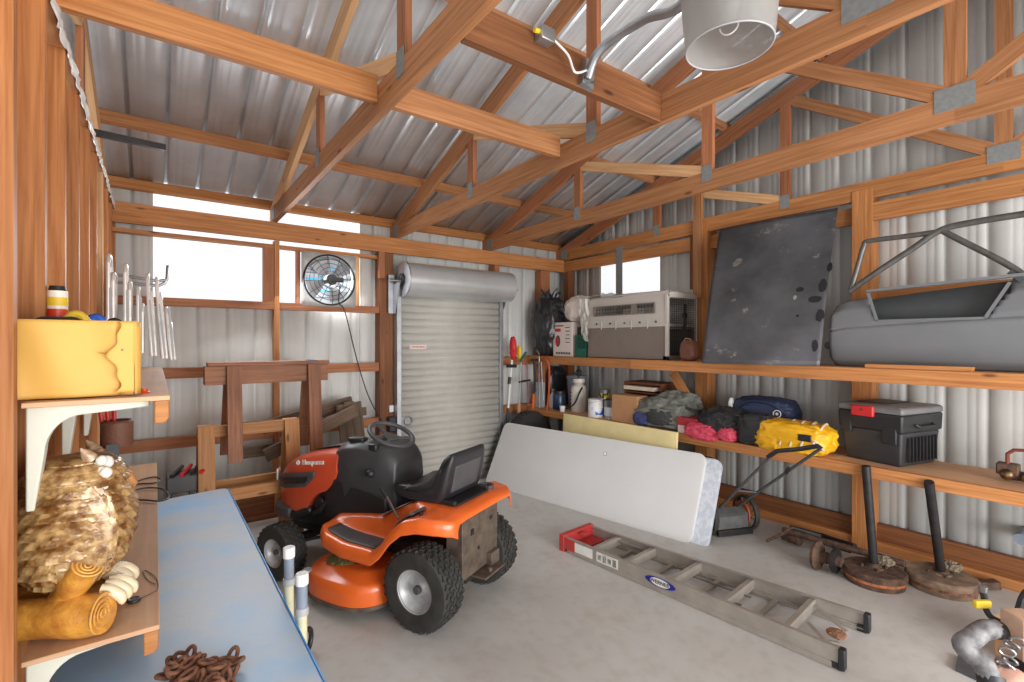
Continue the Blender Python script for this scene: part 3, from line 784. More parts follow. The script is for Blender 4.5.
# ================================================================ LAWN TRACTOR (local: x right, y forward, z up)
T = thing('lawn_tractor', 'orange and black riding lawn tractor with a black high-back seat', 'lawn tractor', (1.594, 2.676, 0), math.radians(25.2))
TT = T
def L(mb, name, m, par=None, **k):
    return mb.obj(name, m, par or T, world=False, **k)
def wheel(cx, cy, r, w, rr, label, nb, rows):
    s = -1 if cx < 0 else 1
    wt = bpy.data.objects.new('wheel', None); COL.objects.link(wt); wt.parent = T; wt.location = (cx, cy, r); wt['label'] = label
    prof = [(rr, -w*.40), (rr+.01, -w*.46), (r*.80, -w*.5), (r*.93, -w*.47), (r*.975, -w*.38), (r*.985, 0), (r*.975, w*.38), (r*.93, w*.47), (r*.80, w*.5), (rr+.01, w*.46), (rr, w*.40)]
    mb = MB().lathe(prof, (0, 0, 0), (1, 0, 0), 56)
    # tread lugs
    for i in range(nb):
        for j in range(rows):
            a = 2*PI*(i+.5*(j % 2))/nb; xx = (j-(rows-1)/2)*w*.86/rows
            e = abs(xx)/(w*.5); rad = r*(1.0-.035*max(0, e-.55)/.45)
            R = Matrix.Rotation(a, 3, 'X') @ Matrix.Rotation((.5 if j % 2 else -.5), 3, 'Y').to_3x3() if False else Matrix.Rotation(a, 3, 'X')
            Rz = Matrix.Rotation(.45 if j % 2 else -.45, 3, 'Z')
            mb.box(R @ Vector((xx, 0, rad-.004)), (w*.86/rows*.74, 2*PI*r/nb*.62, .016), rot=R @ Rz)
    L(mb, 'tyre', W['rub'], wt)
    # rim
    pr = [(rr, -w*.42), (rr+.012, -w*.44), (rr+.004, -w*.40), (rr*.92, -w*.30), (rr*.80, -w*.12), (rr*.55, -w*.10), (rr*.42, -w*.14), (rr*.25, -w*.22), (0, -w*.22)]
    if s > 0: pr = [(a, -b) for a, b in pr]
    rim = L(MB().lathe(pr, (0, 0, 0), (1, 0, 0), 40), 'rim', mat('rim_grey', (176, 176, 178), .45, .25, var=.12, vs=20) if 'rim' not in W else W['rim'], wt, solid=.004)
    L(MB().cyl((s*w*.20, 0, 0), (s*w*.36, 0, 0), rr*.20), 'hub_cap', W['dgrey'], wt, bevel=.004)
    return wt
W['rim'] = mat('rim_grey', (186, 186, 186), .42, .25, var=.12, vs=20)
wheel(-.352, .05, .232, .19, .118, 'rear tyre nearest the viewer', 30, 6)
wheel(.288, .045, .232, .19, .118, 'far rear tyre, behind the hitch plate', 30, 6)
wheel(-.36, 1.30, .187, .15, .09, 'front tyre nearest the blue table', 26, 5)
wheel(.36, 1.30, .187, .15, .09, 'far front tyre under the bumper', 26, 5)
# chassis
L(MB().bb(-.17, .17, -.10, 1.45, .27, .36).bb(-.12, .12, -.09, .15, .17, .30), 'chassis', W['blk2'], bevel=.008)
L(MB().cyl((-.34, .048, .232), (.28, .048, .232), .022), 'rear_axle', W['blk2'])
L(MB().board((-.32, 1.30, .22), (.32, 1.30, .22), .06, .05).tube([(-.30, 1.30, .20), (-.26, 1.22, .23), (-.1, 1.05, .26)], .012, 8).tube([(.30, 1.30, .20), (.26, 1.22, .23), (.1, 1.05, .26)], .012, 8), 'front_axle', W['blk2'], bevel=.005)
L(MB().cyl((-.34, 1.30, .16), (-.30, 1.30, .28), .02).cyl((.34, 1.30, .16), (.30, 1.30, .28), .02), 'spindle', W['blk2'])
# hood: lofted rings
def interp(tab, y):
    for (a, va), (b, vb_) in zip(tab, tab[1:]):
        if a <= y <= b: f = (y-a)/(b-a); return va+(vb_-va)*f
    return tab[0][1] if y < tab[0][0] else tab[-1][1]
topz = [(.88, .915), (1.0, .90), (1.15, .87), (1.3, .83), (1.42, .79), (1.52, .735), (1.58, .69), (1.62, .62), (1.635, .55)]
halfw = [(.88, .235), (1.1, .24), (1.3, .235), (1.45, .215), (1.55, .18), (1.60, .15), (1.635, .10)]
botz = [(.88, .78), (.92, .72), (.96, .64), (1.02, .60), (1.12, .575), (1.17, .50), (1.22, .43), (1.3, .41), (1.635, .42)]
def hood_ring(y, dz=0, n=28, bz=None):
    zt = interp(topz, y); w = interp(halfw, y); b_ = interp(botz, y) if bz is None else bz
    P = [(-w*.96, y, b_)]
    for i in range(n+1):
        a = PI-PI*i/n; ce = math.copysign(abs(math.cos(a))**.45, math.cos(a)); se = abs(math.sin(a))**.75
        zs = zt-.16
        zs = max(zs, b_+.02)
        P.append((w*ce, y, zs+(zt-zs)*se))
    P.append((w*.96, y, b_))
    return P
ysr = [.90, .95, 1.0, 1.04, 1.08, 1.14, 1.22, 1.3, 1.38, 1.45, 1.50, 1.54, 1.575, 1.60, 1.62, 1.633]
L(MB().loft([hood_ring(y) for y in ysr]), 'hood', W['hood'], sharp=50)
# black nose, grille side panels and bumper
ysb = [1.44, 1.50, 1.56, 1.60, 1.635, 1.655]
def bump_ring(y, z0, z1, grow):
    w = interp([(1.38, .245), (1.5, .24), (1.58, .21), (1.635, .16), (1.67, .10)], y)+grow
    return [(-w, y, z0+.02), (-w, y, z1), (-w*.8, y, z1+.01), (w*.8, y, z1+.01), (w, y, z1), (w, y, z0+.02), (w*.8, y, z0), (-w*.8, y, z0)]
L(MB().loft([bump_ring(y, .335, .425, 0) for y in (1.38, 1.45, 1.52, 1.58, 1.63, 1.66)]), 'bumper', W['dgrey'], bevel=.012)
def side_pt(s, y, z, off=.004):
    w = interp(halfw, y); return (s*(w+off), y, z)
for s in (-1, 1):
    poly = [(1.575, .545), (1.59, .60), (1.56, .655), (1.12, .735), (1.10, .70), (1.20, .615), (1.45, .56)]
    mb = MB()
    # follow the hood side
    def gp(u, v):
        y = 1.10+u*.475; zt_ = interp([(1.10, .735), (1.56, .655), (1.59, .60)], y); zb_ = interp([(1.10, .70), (1.2, .615), (1.45, .565), (1.59, .55)], y)
        return side_pt(s, y, zb_+(zt_-zb_)*v, .006)
    mb.grid(gp, 20, 4); g = L(mb, 'side_grille', W['dgrey'], solid=.01)
    def gp2(u, v):
        y = 1.16+u*.35; zt_ = interp([(1.10, .725), (1.56, .645)], y)-.022; zb_ = interp([(1.10, .71), (1.2, .62), (1.45, .575), (1.59, .555)], y)+.02
        return side_pt(s, y, zb_+(zt_-zb_)*v, .013)
    L(MB().grid(gp2, 16, 3), 'grille_opening', W['blk'], g, solid=.003)
    L(MB().grid(lambda u, v: (s*(.135+.065*u), 1.615-.055*u+.008, .60+.085*v-.02*u*0), 8, 4), 'headlight', mat('headlight_lens', (214, 214, 206), .1, 0, coat=1) if s < 0 else bpy.data.materials['headlight_lens'], solid=.01)
L(MB().loft([[(-w, y, .43), (-w, y, z), (w, y, z), (w, y, .43)] for y, w, z in ((1.56, .17, .59), (1.62, .125, .585), (1.648, .09, .57))]), 'front_grille', W['blk'], bevel=.01)
# engine / black under-hood
L(MB().bb(-.19, .19, .95, 1.42, .33, .60).tube([(-.2, 1.18, .45), (-.235, 1.28, .40), (-.2, 1.38, .36)], .03, 12).tube([(-.2, 1.0, .55), (-.22, 1.08, .46), (-.21, 1.16, .42)], .018, 10).cyl((-.215, 1.1, .50), (-.19, 1.1, .50), .05), 'engine', W['blk'], bevel=.015)
# hood top vent (dark louvre)
L(MB().grid(lambda u, v: (-.14+.28*u, .93+.28*v, interp(topz, .93+.28*v)+.006+.0*u), 6, 8), 'hood_vent', W['blk'], solid=.012)
# dash tower
tw = [(.45, .15), (.55, .19), (.70, .215), (.84, .236), (.89, .226), (.94, .215), (1.05, .20)]
def tower_ring(y):
    w = interp(tw, y); zt = interp([(.45, .86), (.50, .93), (.60, .955), (.75, .965), (.85, .955), (.92, .93), (.94, .90), (1.02, .86)], y)
    zb_ = interp([(.45, .44), (.93, .42), (1.02, .5)], y)
    P = [(-w*.8, y, zb_), (-w*.92, y, .60), (-w, y, zt-.14), (-w*.93, y, zt-.04), (-w*.7, y, zt), (w*.7, y, zt), (w*.93, y, zt-.04), (w, y, zt-.14), (w*.92, y, .60), (w*.8, y, zb_)]
    return P
L(MB().loft([tower_ring(y) for y in (.45, .48, .52, .58, .66, .75, .84, .92, 1.02)]), 'dash_tower', mat('charcoal_plastic', (62, 62, 64), .42, 0, var=.08, vs=8), bevel=.012, sharp=50)
L(MB().loft([[(-x_, y, .42), (-x_-.012, y, zt), (x_+.012, y, zt), (x_, y, .42)] for y, x_, zt in ((.50, .17, .62), (.7, .195, .66), (.9, .215, .70), (1.0, .215, .70), (1.05, .20, .60))]), 'lower_side_panel', W['blk'], bevel=.012)
L(MB().box((-.13, .80, .972), (.07, .12, .03), .2), 'ignition_panel', W['blk'], bevel=.01)
L(MB().box((-.16, .62, .94), (.05, .07, .05), 0), 'throttle_lever', W['blk'], bevel=.01)
L(MB().sphere((-.215, .60, .78), .028), 'knob', W['blk'])
# steering wheel
sc_ = Vector((.04, .65, .99)); ax = Vector((0, -.42, .91)).normalized()
S = L(MB().torus(sc_, .158, .0155, ax, 48, 12), 'steering_wheel', W['dgrey'])
d_, s_, u_ = frame_for(ax); mb = MB()
for a in (PI/2, PI/2+2.2, PI/2-2.2):
    e = sc_+s_*(  .152*math.cos(a))+u_*(.152*math.sin(a)); mb.board(sc_-ax*.03, e, .035, .012, ax)
mb.cyl(sc_-ax*.045, sc_-ax*.01, .05)
L(mb, 'spokes', W['dgrey'], S, bevel=.004)
L(MB().cyl(sc_-ax*.16, sc_-ax*.04, .045, r1=.03), 'steering_column', W['blk'], S)
# fender + footrest body
def fen_w(y): return interp([(-.17, .30), (-.14, .36), (-.09, .40), (0, .43), (.15, .455), (.3, .455), (.6, .455), (.78, .43), (.87, .37), (.92, .24)], y)
def fen_z(y, x):
    zo = interp([(-.17, .625), (-.1, .645), (.02, .65), (.12, .625), (.20, .56), (.28, .46), (.35, .405), (.6, .405), (.78, .425), (.92, .45)], y)
    zi = interp([(-.17, .63), (-.1, .655), (.2, .66), (.33, .60), (.48, .52), (.92, .47)], y)
    f = max(0, min(1, (abs(x)-.20)/.10)); f = f*f*(3-2*f)
    return zi*(1-f)+zo*f
def fen(u, v):
    y = -.17+1.09*u; w = fen_w(y); t_ = 2*v-1; e = abs(t_)
    # outer 12 % of the width rolls down into the skirt
    if e < .80: x = t_/.80*w; z = fen_z(y, x)
    else:
        k = (e-.80)/.20; x = math.copysign(w+.018*math.sin(min(1, k*2)*PI/2), t_); z = fen_z(y, w)-.065*k-.012*math.sin(k*PI/2)
    fr_ = max(0, (-.145-y)/.025); z -= .015*fr_*fr_
    if y > .88: z -= .03*((y-.88)/.04)
    if x > 0: x *= .93
    return (x, y, z)
L(MB().grid(fen, 60, 60), 'fender_body', W['org'], solid=.006, sharp=60)
for s in (-1, 1):
    L(MB().grid(lambda u, v: (s*(.245+(fen_w(  .35+.46*u)-.275)*v),   .35+.46*u, fen_z(  .35+.46*u, .4)+.007), 10, 8), 'foot_pad', W['dgrey'], solid=.006)
# console with lever slot, fender console
L(MB().grid(lambda u, v: (-.40+.14*v, .10+.22*u, fen_z(.10+.22*u, .4)+.02+.006*math.sin(u*PI)), 10, 4), 'height_console', W['dgrey'], solid=.012, bevel=.004)
L(MB().tube([(-.33, .26, .58), (-.315, .34, .66), (-.31, .37, .69)], .008, 8), 'height_lever', W['steel'])
L(MB().tube([(-.31, .37, .685), (-.305, .42, .735)], .016, 10), 'lever_grip', W['blk'])
L(MB().grid(lambda u, v: (-.25+.13*v, .30+.20*u, fen_z(.30+.20*u, .2)+.012), 6, 4), 'decal_plate', mat('decal', (52, 50, 48), .4, c2=(190, 186, 176), vs=70, thr=(.62, .66)), solid=.002)
q = Vector((.24, -.01, .655))
L(MB().lathe([(.055, 0), (.055, .022), (.042, .022), (.040, -.02), (0, -.02)], q, n=28), 'cup_holder', W['dgrey'])
L(MB().cyl((-.36, .06, .638), (-.36, .06, .655), .012), 'bolt', W['blk'])
# seat support
L(MB().bb(-.17, .17, -.07, .38, .655, .672).bb(-.20, -.17, -.06, .30, .66, .69).bb(.17, .20, -.06, .30, .66, .69), 'seat_plate', W['blk2'], bevel=.004)
L(MB().cyl((-.12, .28, .66), (-.12, .28, .72), .022).cyl((.12, .28, .66), (.12, .28, .72), .022), 'seat_spring', W['blk2'])
# seat: one thick moulded cushion, lofted across x from paired front/back profiles
W['seat'] = mat('black_vinyl', (44, 44, 47), .38, 0, var=.1, vs=10, bump=.1, bs=90)
SI = [(.425, .70), (.39, .737), (.30, .732), (.20, .727), (.13, .738), (.085, .772), (.055, .82), (.035, .87), (.02, .915), (.005, .95), (-.01, .965), (-.02, .968)]
SO = [(.415, .68), (.38, .655), (.30, .650), (.20, .650), (.10, .650), (.04, .662), (.01, .71), (-.01, .78), (-.025, .85), (-.038, .91), (-.042, .945), (-.035, .962)]
BO = [.0, .012, .02, .03, .045, .055, .055, .045, .03, .012, 0, 0]
WI = [.19, .205, .22, .226, .228, .228, .226, .222, .217, .205, .19, .185]
rings = []
for k in range(33):
    t_ = -1+2*k/32; t_ = math.sin(t_*PI/2)*.35+t_*.65; e = abs(t_)
    s__ = math.sqrt(max(.02, 1-max(0, (e-.82)/.18)**2)); bo = max(0, (e-.5)/.5)**1.5*(1 if e < .93 else 1-(e-.93)/.07*.4)
    A_, B_ = [], []
    for n_, ((iy, iz), (oy, oz), b_, w_) in enumerate(zip(SI, SO, BO, WI)):
        my, mz = (iy+oy)/2, (iz+oz)/2; nx_, nz_ = iy-oy, iz-oz; l_ = math.hypot(nx_, nz_) or 1
        iy2, iz2 = iy+nx_/l_*b_*bo, iz+nz_/l_*b_*bo
        A_.append((t_*w_, my+(iy2-my)*s__, mz+(iz2-mz)*s__)); B_.append((t_*w_, my+(oy-my)*s__, mz+(oz-mz)*s__))
    rings.append(A_+B_[::-1])
L(MB().loft(rings), 'seat', W['seat'], sharp=75, sub=1)
L(MB().grid(lambda u, v: (-.145+.29*v, .008-.038*u, .72+.17*u), 6, 6), 'back_panel', W['dgrey'], solid=.012, bevel=.005)
# rear hitch plate
W['hitch'] = mat('dusty_brown_steel', (116, 102, 88), .6, .3, c2=(86, 74, 66), vs=14)
L(MB().bb(-.225, .185, -.135, -.125, .24, .60).bb(-.225, -.215, -.13, -.02, .30, .59).bb(.175, .185, -.13, -.02, .30, .59), 'rear_plate', W['hitch'], bevel=.003)
L(MB().bb(-.10, .14, -.22, -.10, .215, .227).cyl((0, -.19, .20), (0, -.19, .25), .014).bb(.05, .15, -.17, -.13, .23, .31), 'hitch', W['hitch'], bevel=.003)
L(MB().box((-.12, -.138, .50), (.03, .006, .035)), 'plate_slot', W['blk'])
L(MB().box((.1, -.138, .52), (.03, .006, .02)), 'plate_slot', W['blk'])
L(MB().box((-.05, -.138, .38), (.016, .006, .016)), 'plate_slot', W['blk'])
# mower deck
def deck_out(k=1.0, n=64):
    P = []
    for i in range(n):
        a = 2*PI*i/n; c_, s_2 = math.cos(a), math.sin(a); e = .55
        x = .50*k*math.copysign(abs(c_)**e, c_); y = .60+.345*k*math.copysign(abs(s_2)**(e+.15), s_2)
        if x < 0: y += .03
        P.append((x-.04, y))
    return P
rings = []
for k, z in ((1.0, .075), (1.0, .15), (.985, .185), (.95, .20), (.86, .205), (.80, .235), (.70, .24)):
    rings.append([(x, y, z) for x, y in deck_out(k)])
L(MB().loft(rings), 'mower_deck', W['org'], sharp=50)
L(MB().loft([[(x, y, z) for x, y in deck_out(1.012)] for z in (.055, .078)]), 'deck_skirt', W['hitch'])
L(MB().cyl((-.28, .60, .235), (-.28, .60, .31), .07).cyl((-.28, .60, .31), (-.28, .60, .325), .085).cyl((.2, .62, .235), (.2, .62, .325), .085).cyl((-.05, .85, .24), (-.05, .85, .30), .05), 'spindle_pulley', W['blk2'], bevel=.006)
L(MB().tube([(-.28, .68, .315), (-.05, .90, .29), (.2, .70, .315), (.2, .54, .315), (-.28, .52, .315)], .006, 6, closed=True), 'drive_belt', W['blk'])
L(MB().blob((-.30, .72, .245), (.26, .22, .03), .3, 8, 5, .9, 60, 20), 'grass_clippings', mat('dry_clippings', (150, 140, 84), .95, c2=(90, 84, 50), vs=60, bump=.5))
L(MB().cyl((-.475, .88, .182), (-.475, .88, .196), .03), 'deck_label', W['grey'])
for gx in (-.42, .34): L(MB().cyl((gx, .98, .05), (gx+.04, .98, .05), .045), 'gauge_wheel', W['blk'], bevel=.006)
L(MB().board((-.20, .95, .25), (-.20, .55, .33), .03, .012).board((.20, .95, .25), (.20, .55, .33), .03, .012), 'lift_link', W['blk2'])
# maker's name on the hood side
M = wm(T) @ plane_M(side_pt(-1, 1.14, .80, .006), (0, -1, -.02), (.28, 0, 1))
M = wm(T) @ plane_M((-.237, 1.13, .795), (0, -1, .13), (.12, 0, 1))
text_obj('maker_name', 'Husqvarna', .052, W['white'], T, M, .003)
M2 = wm(T) @ plane_M((-.237, 1.285, .775), (0, -1, .13), (.12, 0, 1))
mb = MB().torus((0, 0, 0), .015, .004, (0, 0, 1), 24, 6).box((0, -.0, 0), (.006, .022, .004)).transform(M2)
mb.obj('maker_emblem', W['white'], T)
# ================================================================ ROLL-UP DOOR
DX0, DX1, DY = 2.10, 3.435, 4.93
door = MB()
def prof(k): return .012*(1-abs(math.cos(PI*k/4))**.6) if False else .011*math.sin(2*PI*k/8)
zt = 2.26; n = int(zt/.078); pts = []
for i in range(n*8+1):
    z = i/8*.078; pts.append((DY-.018*abs(math.sin(PI*i/8))**.55, z))
pts.append((DY-.05, zt+.02))
mb = MB(); prev = None
for y_, z_ in pts:
    v = (mb._v((DX0, y_, z_+.02)), mb._v((DX1, y_, z_+.02)))
    if prev: mb._f([prev[0], prev[1], v[1], v[0]])
    prev = v
door_1 = struct(mb.obj('door_1', W['slat'], None, solid=.003, sharp=25))
cz_ = 2.305; cyy = 4.78; cr = .178
MB().lathe([(cr*.0, 0), (cr-.01, 0), (cr, .004), (cr, 1.36), (cr-.01, 1.365), (0, 1.365)], (2.11, cyy, cz_), (1, 0, 0), 56).obj('coil_cover', mat('bright_coil', (206, 208, 208), .3, .55, var=.06, vs=3), door_1)
o = MB().lathe([(.0, -.012), (cr*1.06, -.012), (cr*1.06, .004), (0, .004)], (2.105, cyy, cz_), (1, 0, 0), 48).obj('coil_end_plate', W['galv'], door_1)
MB().lathe([(.028, -.03), (.06, -.03), (.06, -.01)], (2.10, cyy, cz_), (1, 0, 0), 28).obj('bearing', W['blk2'], o)
MB().cyl((1.95, cyy, cz_-.02), (3.60, cyy, cz_-.02), .016).obj('coil_axle', W['steel'], door_1)
MB().prism([(cyy-.02, cz_-.02), (4.95, cz_-.05), (4.95, cz_-.36), (4.90, cz_-.36)], 2.055, 2.065, 'X').bb(2.0, 2.065, 4.93, 4.95, 1.95, 2.36).obj('bracket', W['galv'], door_1)
MB().prism([(cyy-.02, cz_-.02), (4.95, cz_-.05), (4.95, cz_-.26), (4.90, cz_-.26)], 3.47, 3.48, 'X').obj('bracket', W['galv'], door_1)
MB().bb(2.075, 2.125, 4.88, 4.97, 0, 2.24).obj('guide_rail', W['galv'], door_1, bevel=.003)
MB().bb(3.41, 3.46, 4.88, 4.97, 0, 2.24).obj('guide_rail', W['galv'], door_1, bevel=.003)
MB().bb(DX0, DX1, DY-.03, DY+.01, .0, .04).obj('bottom_bar', W['galv'], door_1)
q = onY(406, 421, 4.90)
MB().bb(q.x-.07, q.x+.05, 4.895, 4.915, q.z-.05, q.z+.05).torus((q.x+.02, 4.89, q.z), .045, .005, (0, 1, 0), 24, 6).obj('latch', W['steel'], door_1)
q = onY(418, 347, 4.905)
st = MB().bb(q.x-.10, q.x+.10, 4.904, 4.908, q.z-.022, q.z+.022).obj('warning_label', mat('label_white', (226, 218, 208), .5), door_1)
text_obj('label_text', '! WARNING', .034, W['red'], st, plane_M((q.x, 4.9, q.z), (1, 0, 0), (0, 0, 1)), .001)
# post switch / black timer on the post
T = thing('wall_switch', 'small white outlet with a black timer on the post left of the door', 'outlet', (1.97, YB-.02, 1.0))
q = onY(391, 410, YB-.005); MB().bb(q.x-.025, q.x+.02, YB-.03, YB-.001, q.z-.02, q.z+.05).obj('outlet_box', W['white'], T, bevel=.003)
q = onY(391, 422, YB-.02); MB().bb(q.x-.045, q.x+.04, YB-.08, YB-.001, q.z-.10, q.z+.06).obj('timer', W['blk'], T, bevel=.012)
# ---------------------------------------------------------------- fan
fc = onY(330, 280, 4.93); FR = .235
T = thing('exhaust_fan', 'square framed exhaust fan with wire guard set in the rear window', 'fan', (fc.x, 4.93, fc.z-.26))
y0 = 4.95
sq = MB()
# frame plate with round hole
nn = 48; A = []; B = []
for k in range(nn):
    a = 2*PI*k/nn; c_, s_1 = math.cos(a), math.sin(a); m_ = .262/max(abs(c_), abs(s_1))
    A.append((fc.x+m_*c_, fc.z+m_*s_1)); B.append((fc.x+FR*c_, fc.z+FR*s_1))
va = [sq._v((x, y0, z)) for x, z in A]; vb_ = [sq._v((x, y0, z)) for x, z in B]; vc = [sq._v((x, y0+.09, z)) for x, z in B]
for k in range(nn):
    j = (k+1) % nn; sq._f([va[k], va[j], vb_[j], vb_[k]]); sq._f([vb_[k], vb_[j], vc[j], vc[k]])
sq.obj('frame', mat('fan_frame', (196, 196, 194), .45, .3), T, solid=.004)
g = MB()
for r in (.245, .20, .16, .12, .085): g.torus((fc.x, y0-.05+(.03 if r > .23 else 0), fc.z), r, .003 if r < .24 else .009, (0, 1, 0), 48, 6)
for k in range(12):
    a = 2*PI*k/12+.1; g.tube([(fc.x+.07*math.cos(a), y0-.055, fc.z+.07*math.sin(a)), (fc.x+.20*math.cos(a), y0-.05, fc.z+.20*math.sin(a)), (fc.x+.245*math.cos(a), y0-.01, fc.z+.245*math.sin(a))], .003, 6)
g.obj('wire_guard', W['blk2'], T)
MB().cyl((fc.x, y0-.10, fc.z), (fc.x, y0+.03, fc.z), .055).box((fc.x+.05, y0-.08, fc.z), (.12, .05, .05)).obj('motor', W['blk'], T, bevel=.008)
for k in range(4):
    a0 = 2*PI*k/4+.5
    MB().grid(lambda u, v: (fc.x+(.05+.17*u)*math.cos(a0+(v-.5)*(1.0-.1*u)), y0+.03+.05*(v-.5), fc.z+(.05+.17*u)*math.sin(a0+(v-.5)*(1.0-.1*u))), 10, 8).obj('blade', mat('fan_blade', (170, 170, 172), .4, .3) if k == 0 else bpy.data.materials['fan_blade'], T, solid=.002)
MB().cyl((fc.x, y0+.088, fc.z), (fc.x, y0+.094, fc.z), FR, 48).obj('shutter', mat('shutter_grey', (206, 208, 212), .5, .1), T)
lv = MB()
for k in range(6): lv.bb(fc.x-.2, fc.x+.2, y0+.080, y0+.089, fc.z-.17+k*.06, fc.z-.165+k*.06)
lv.obj('shutter_louvres', W['dgrey'], T)
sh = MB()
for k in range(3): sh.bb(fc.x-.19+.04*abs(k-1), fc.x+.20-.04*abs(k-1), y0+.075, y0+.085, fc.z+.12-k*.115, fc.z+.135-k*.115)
sh.obj('shutter_gap_glow', mat('sky_blue_glow', (70, 180, 226), .5, emis=.4), T)  # solid emissive bars: blue light in the shutter gaps is painted as glow
cord = smooth([(fc.x+.08, y0-.08, fc.z-.05), (fc.x+.09, 4.94, fc.z-.22), onY(345, 312, 4.93), onY(357, 360, 4.95), onY(368, 395, 4.95), onY(380, 418, 4.93), onY(386, 424, 4.93)], 10)
o = MB().tube(cord, .0055, 8).obj('power_cord', W['blk'], None); tag(o, 'long thin black cord hanging down from the window fan to the post', 'cord')
# ================================================================ SAWHORSES
def pbox(par, name, x0, y0, x1, y1, Y, t_, m):
    a = onY(x0, y0, Y); b = onY(x1, y1, Y)
    return MB().bb(a.x, b.x, Y, Y+t_, b.z, a.z).obj(name, m, par, bevel=.002)
YS1 = 4.34
a = onY(207, 362, YS1); b = onY(327, 366, YS1); zt1 = 1.49
T = thing('sawhorse', 'brown weathered sawhorse with blue paint on its top end, standing taller behind', 'sawhorse', ((a.x+b.x)/2, YS1, 0), 0, 'sawhorses against the back wall')
MB().board((a.x, YS1, zt1-.015), (b.x, YS1, zt1-.015), .14, .03).obj('top_board', W['saw'], T, bevel=.003)
for s in (-1, 1): MB().board((a.x-.02, YS1+s*.05, zt1-.10), (b.x-.01, YS1+s*.05, zt1-.10), .03, .14).obj('side_rail', W['saw'], T, bevel=.003)
for x in (a.x+.17, b.x-.13):
    for s in (-1, 1):
        MB().board((x, YS1+s*.085, zt1-.03), (x+(.0 if s < 0 else -.02), YS1+s*.17, .74), .10, .03, (0, 1, .2)).obj('leg', W['saw'], T, bevel=.003)
MB().board((b.x-.16, YS1, zt1+.001), (b.x-.10, YS1, zt1+.001), .142, .004).obj('paint_mark', mat('blue_paint', (44, 72, 120), .7), T)
for s in (-1, 1): MB().board((a.x+.17, YS1+s*.12, .95), (b.x-.13, YS1+s*.12, .95), .025, .09).obj('brace', W['saw'], T) if s > 0 else None
YS2 = 4.34
a = onY(197, 430, YS2); b = onY(297, 421, YS2); zt2 = onY(247, 423, YS2).z
T = thing('sawhorse', 'short tan sawhorse standing in front of the brown one', 'sawhorse', ((a.x+b.x)/2, YS2, 0), 0, 'sawhorses against the back wall')
MB().board((a.x+.0, YS2, zt2-.045), (b.x, YS2, zt2-.045), .04, .09).obj('top_rail', W['saw2'], T, bevel=.003)
for x in (a.x+.055, b.x-.05):
    for s in (-1, 1): MB().board((x, YS2+s*.035, zt2+.005), (x, YS2+s*.22, 0), .11, .03, (0, 1, .2)).obj('leg', W['saw2'], T, bevel=.003)
for s in (-1, 1): MB().board((a.x+.0, YS2+s*.15, .50), (b.x, YS2+s*.15, .50), .03, .09).obj('brace', W['saw2'], T, bevel=.003)
# stack of old boards leaning
def plank(p0, p1, w, h, label, m, up=(0, 0, 1), group='old boards leaning by the sawhorse'):
    o = MB().board(p0, p1, w, h, up).obj('old_board', m, None, bevel=.003); return tag(o, label, 'board', group)
plank(onY(265, 456, 4.60), onY(356, 410, 4.60), .05, .11, 'grey weathered board sloping up toward the door behind the sawhorse leg', W['old'])
plank(onY(262, 428, 4.84), onY(352, 402, 4.84), .05, .12, 'darker weathered board sloping behind the other grey ones', W['old'])
T = thing('old_gate', 'old weathered wood panel of short upright boards behind the tractor hood', 'wood panel', onY(350, 470, 4.72))
for k, (x, yt) in enumerate(((341, 405), (349, 402), (357, 402))):
    q = onY(x, yt, 4.70); q2 = onY(x+7, 462, 4.70)
    MB().board((q.x, 4.70+.012*k, q.z), (q2.x, 4.70+.012*k, 0.45), .09, .028, (0, 1, 0)).obj('upright_board', W['old'], T, bevel=.002)
MB().board(onY(338, 415, 4.74), onY(366, 411, 4.74), .03, .08).obj('cross_board', W['old'], T)
MB().board((1.62, 4.72, 0), (1.66, 4.72, .5), .09, .028, (0, 1, 0)).obj('upright_board', W['old'], T)
plank(onY(240, 453, 4.86), onY(287, 447, 4.86), .06, .10, 'short dark weathered board end sticking out behind the tan sawhorse', W['old'])
# tool organiser behind the shelf end
T = thing('tool_tray', 'grey tool tray with red handled tools beyond the blue table', 'tool tray', onY(180, 492, 4.3))
q = onY(166, 492, 4.3); q2 = onY(196, 474, 4.3); zb_ = q.z
MB().bb(q.x, q2.x, 4.2, 4.45, zb_, zb_+.12).obj('tray', W['dgrey'], T, bevel=.01)
for k in range(4): MB().cyl((q.x+.03+k*.06, 4.2, zb_+.13), (q.x+.10+k*.055, 4.4, zb_+.15), .014, 10).obj('tool_handle', W['red'] if k % 2 else W['blk'], T)
MB().bb(q.x+.01, q.x+.04, 4.22, 4.25, 0, zb_).bb(q2.x-.04, q2.x-.01, 4.22, 4.25, 0, zb_).bb(q.x+.01, q.x+.04, 4.4, 4.43, 0, zb_).bb(q2.x-.04, q2.x-.01, 4.4, 4.43, 0, zb_).obj('stand', W['blk'], T)
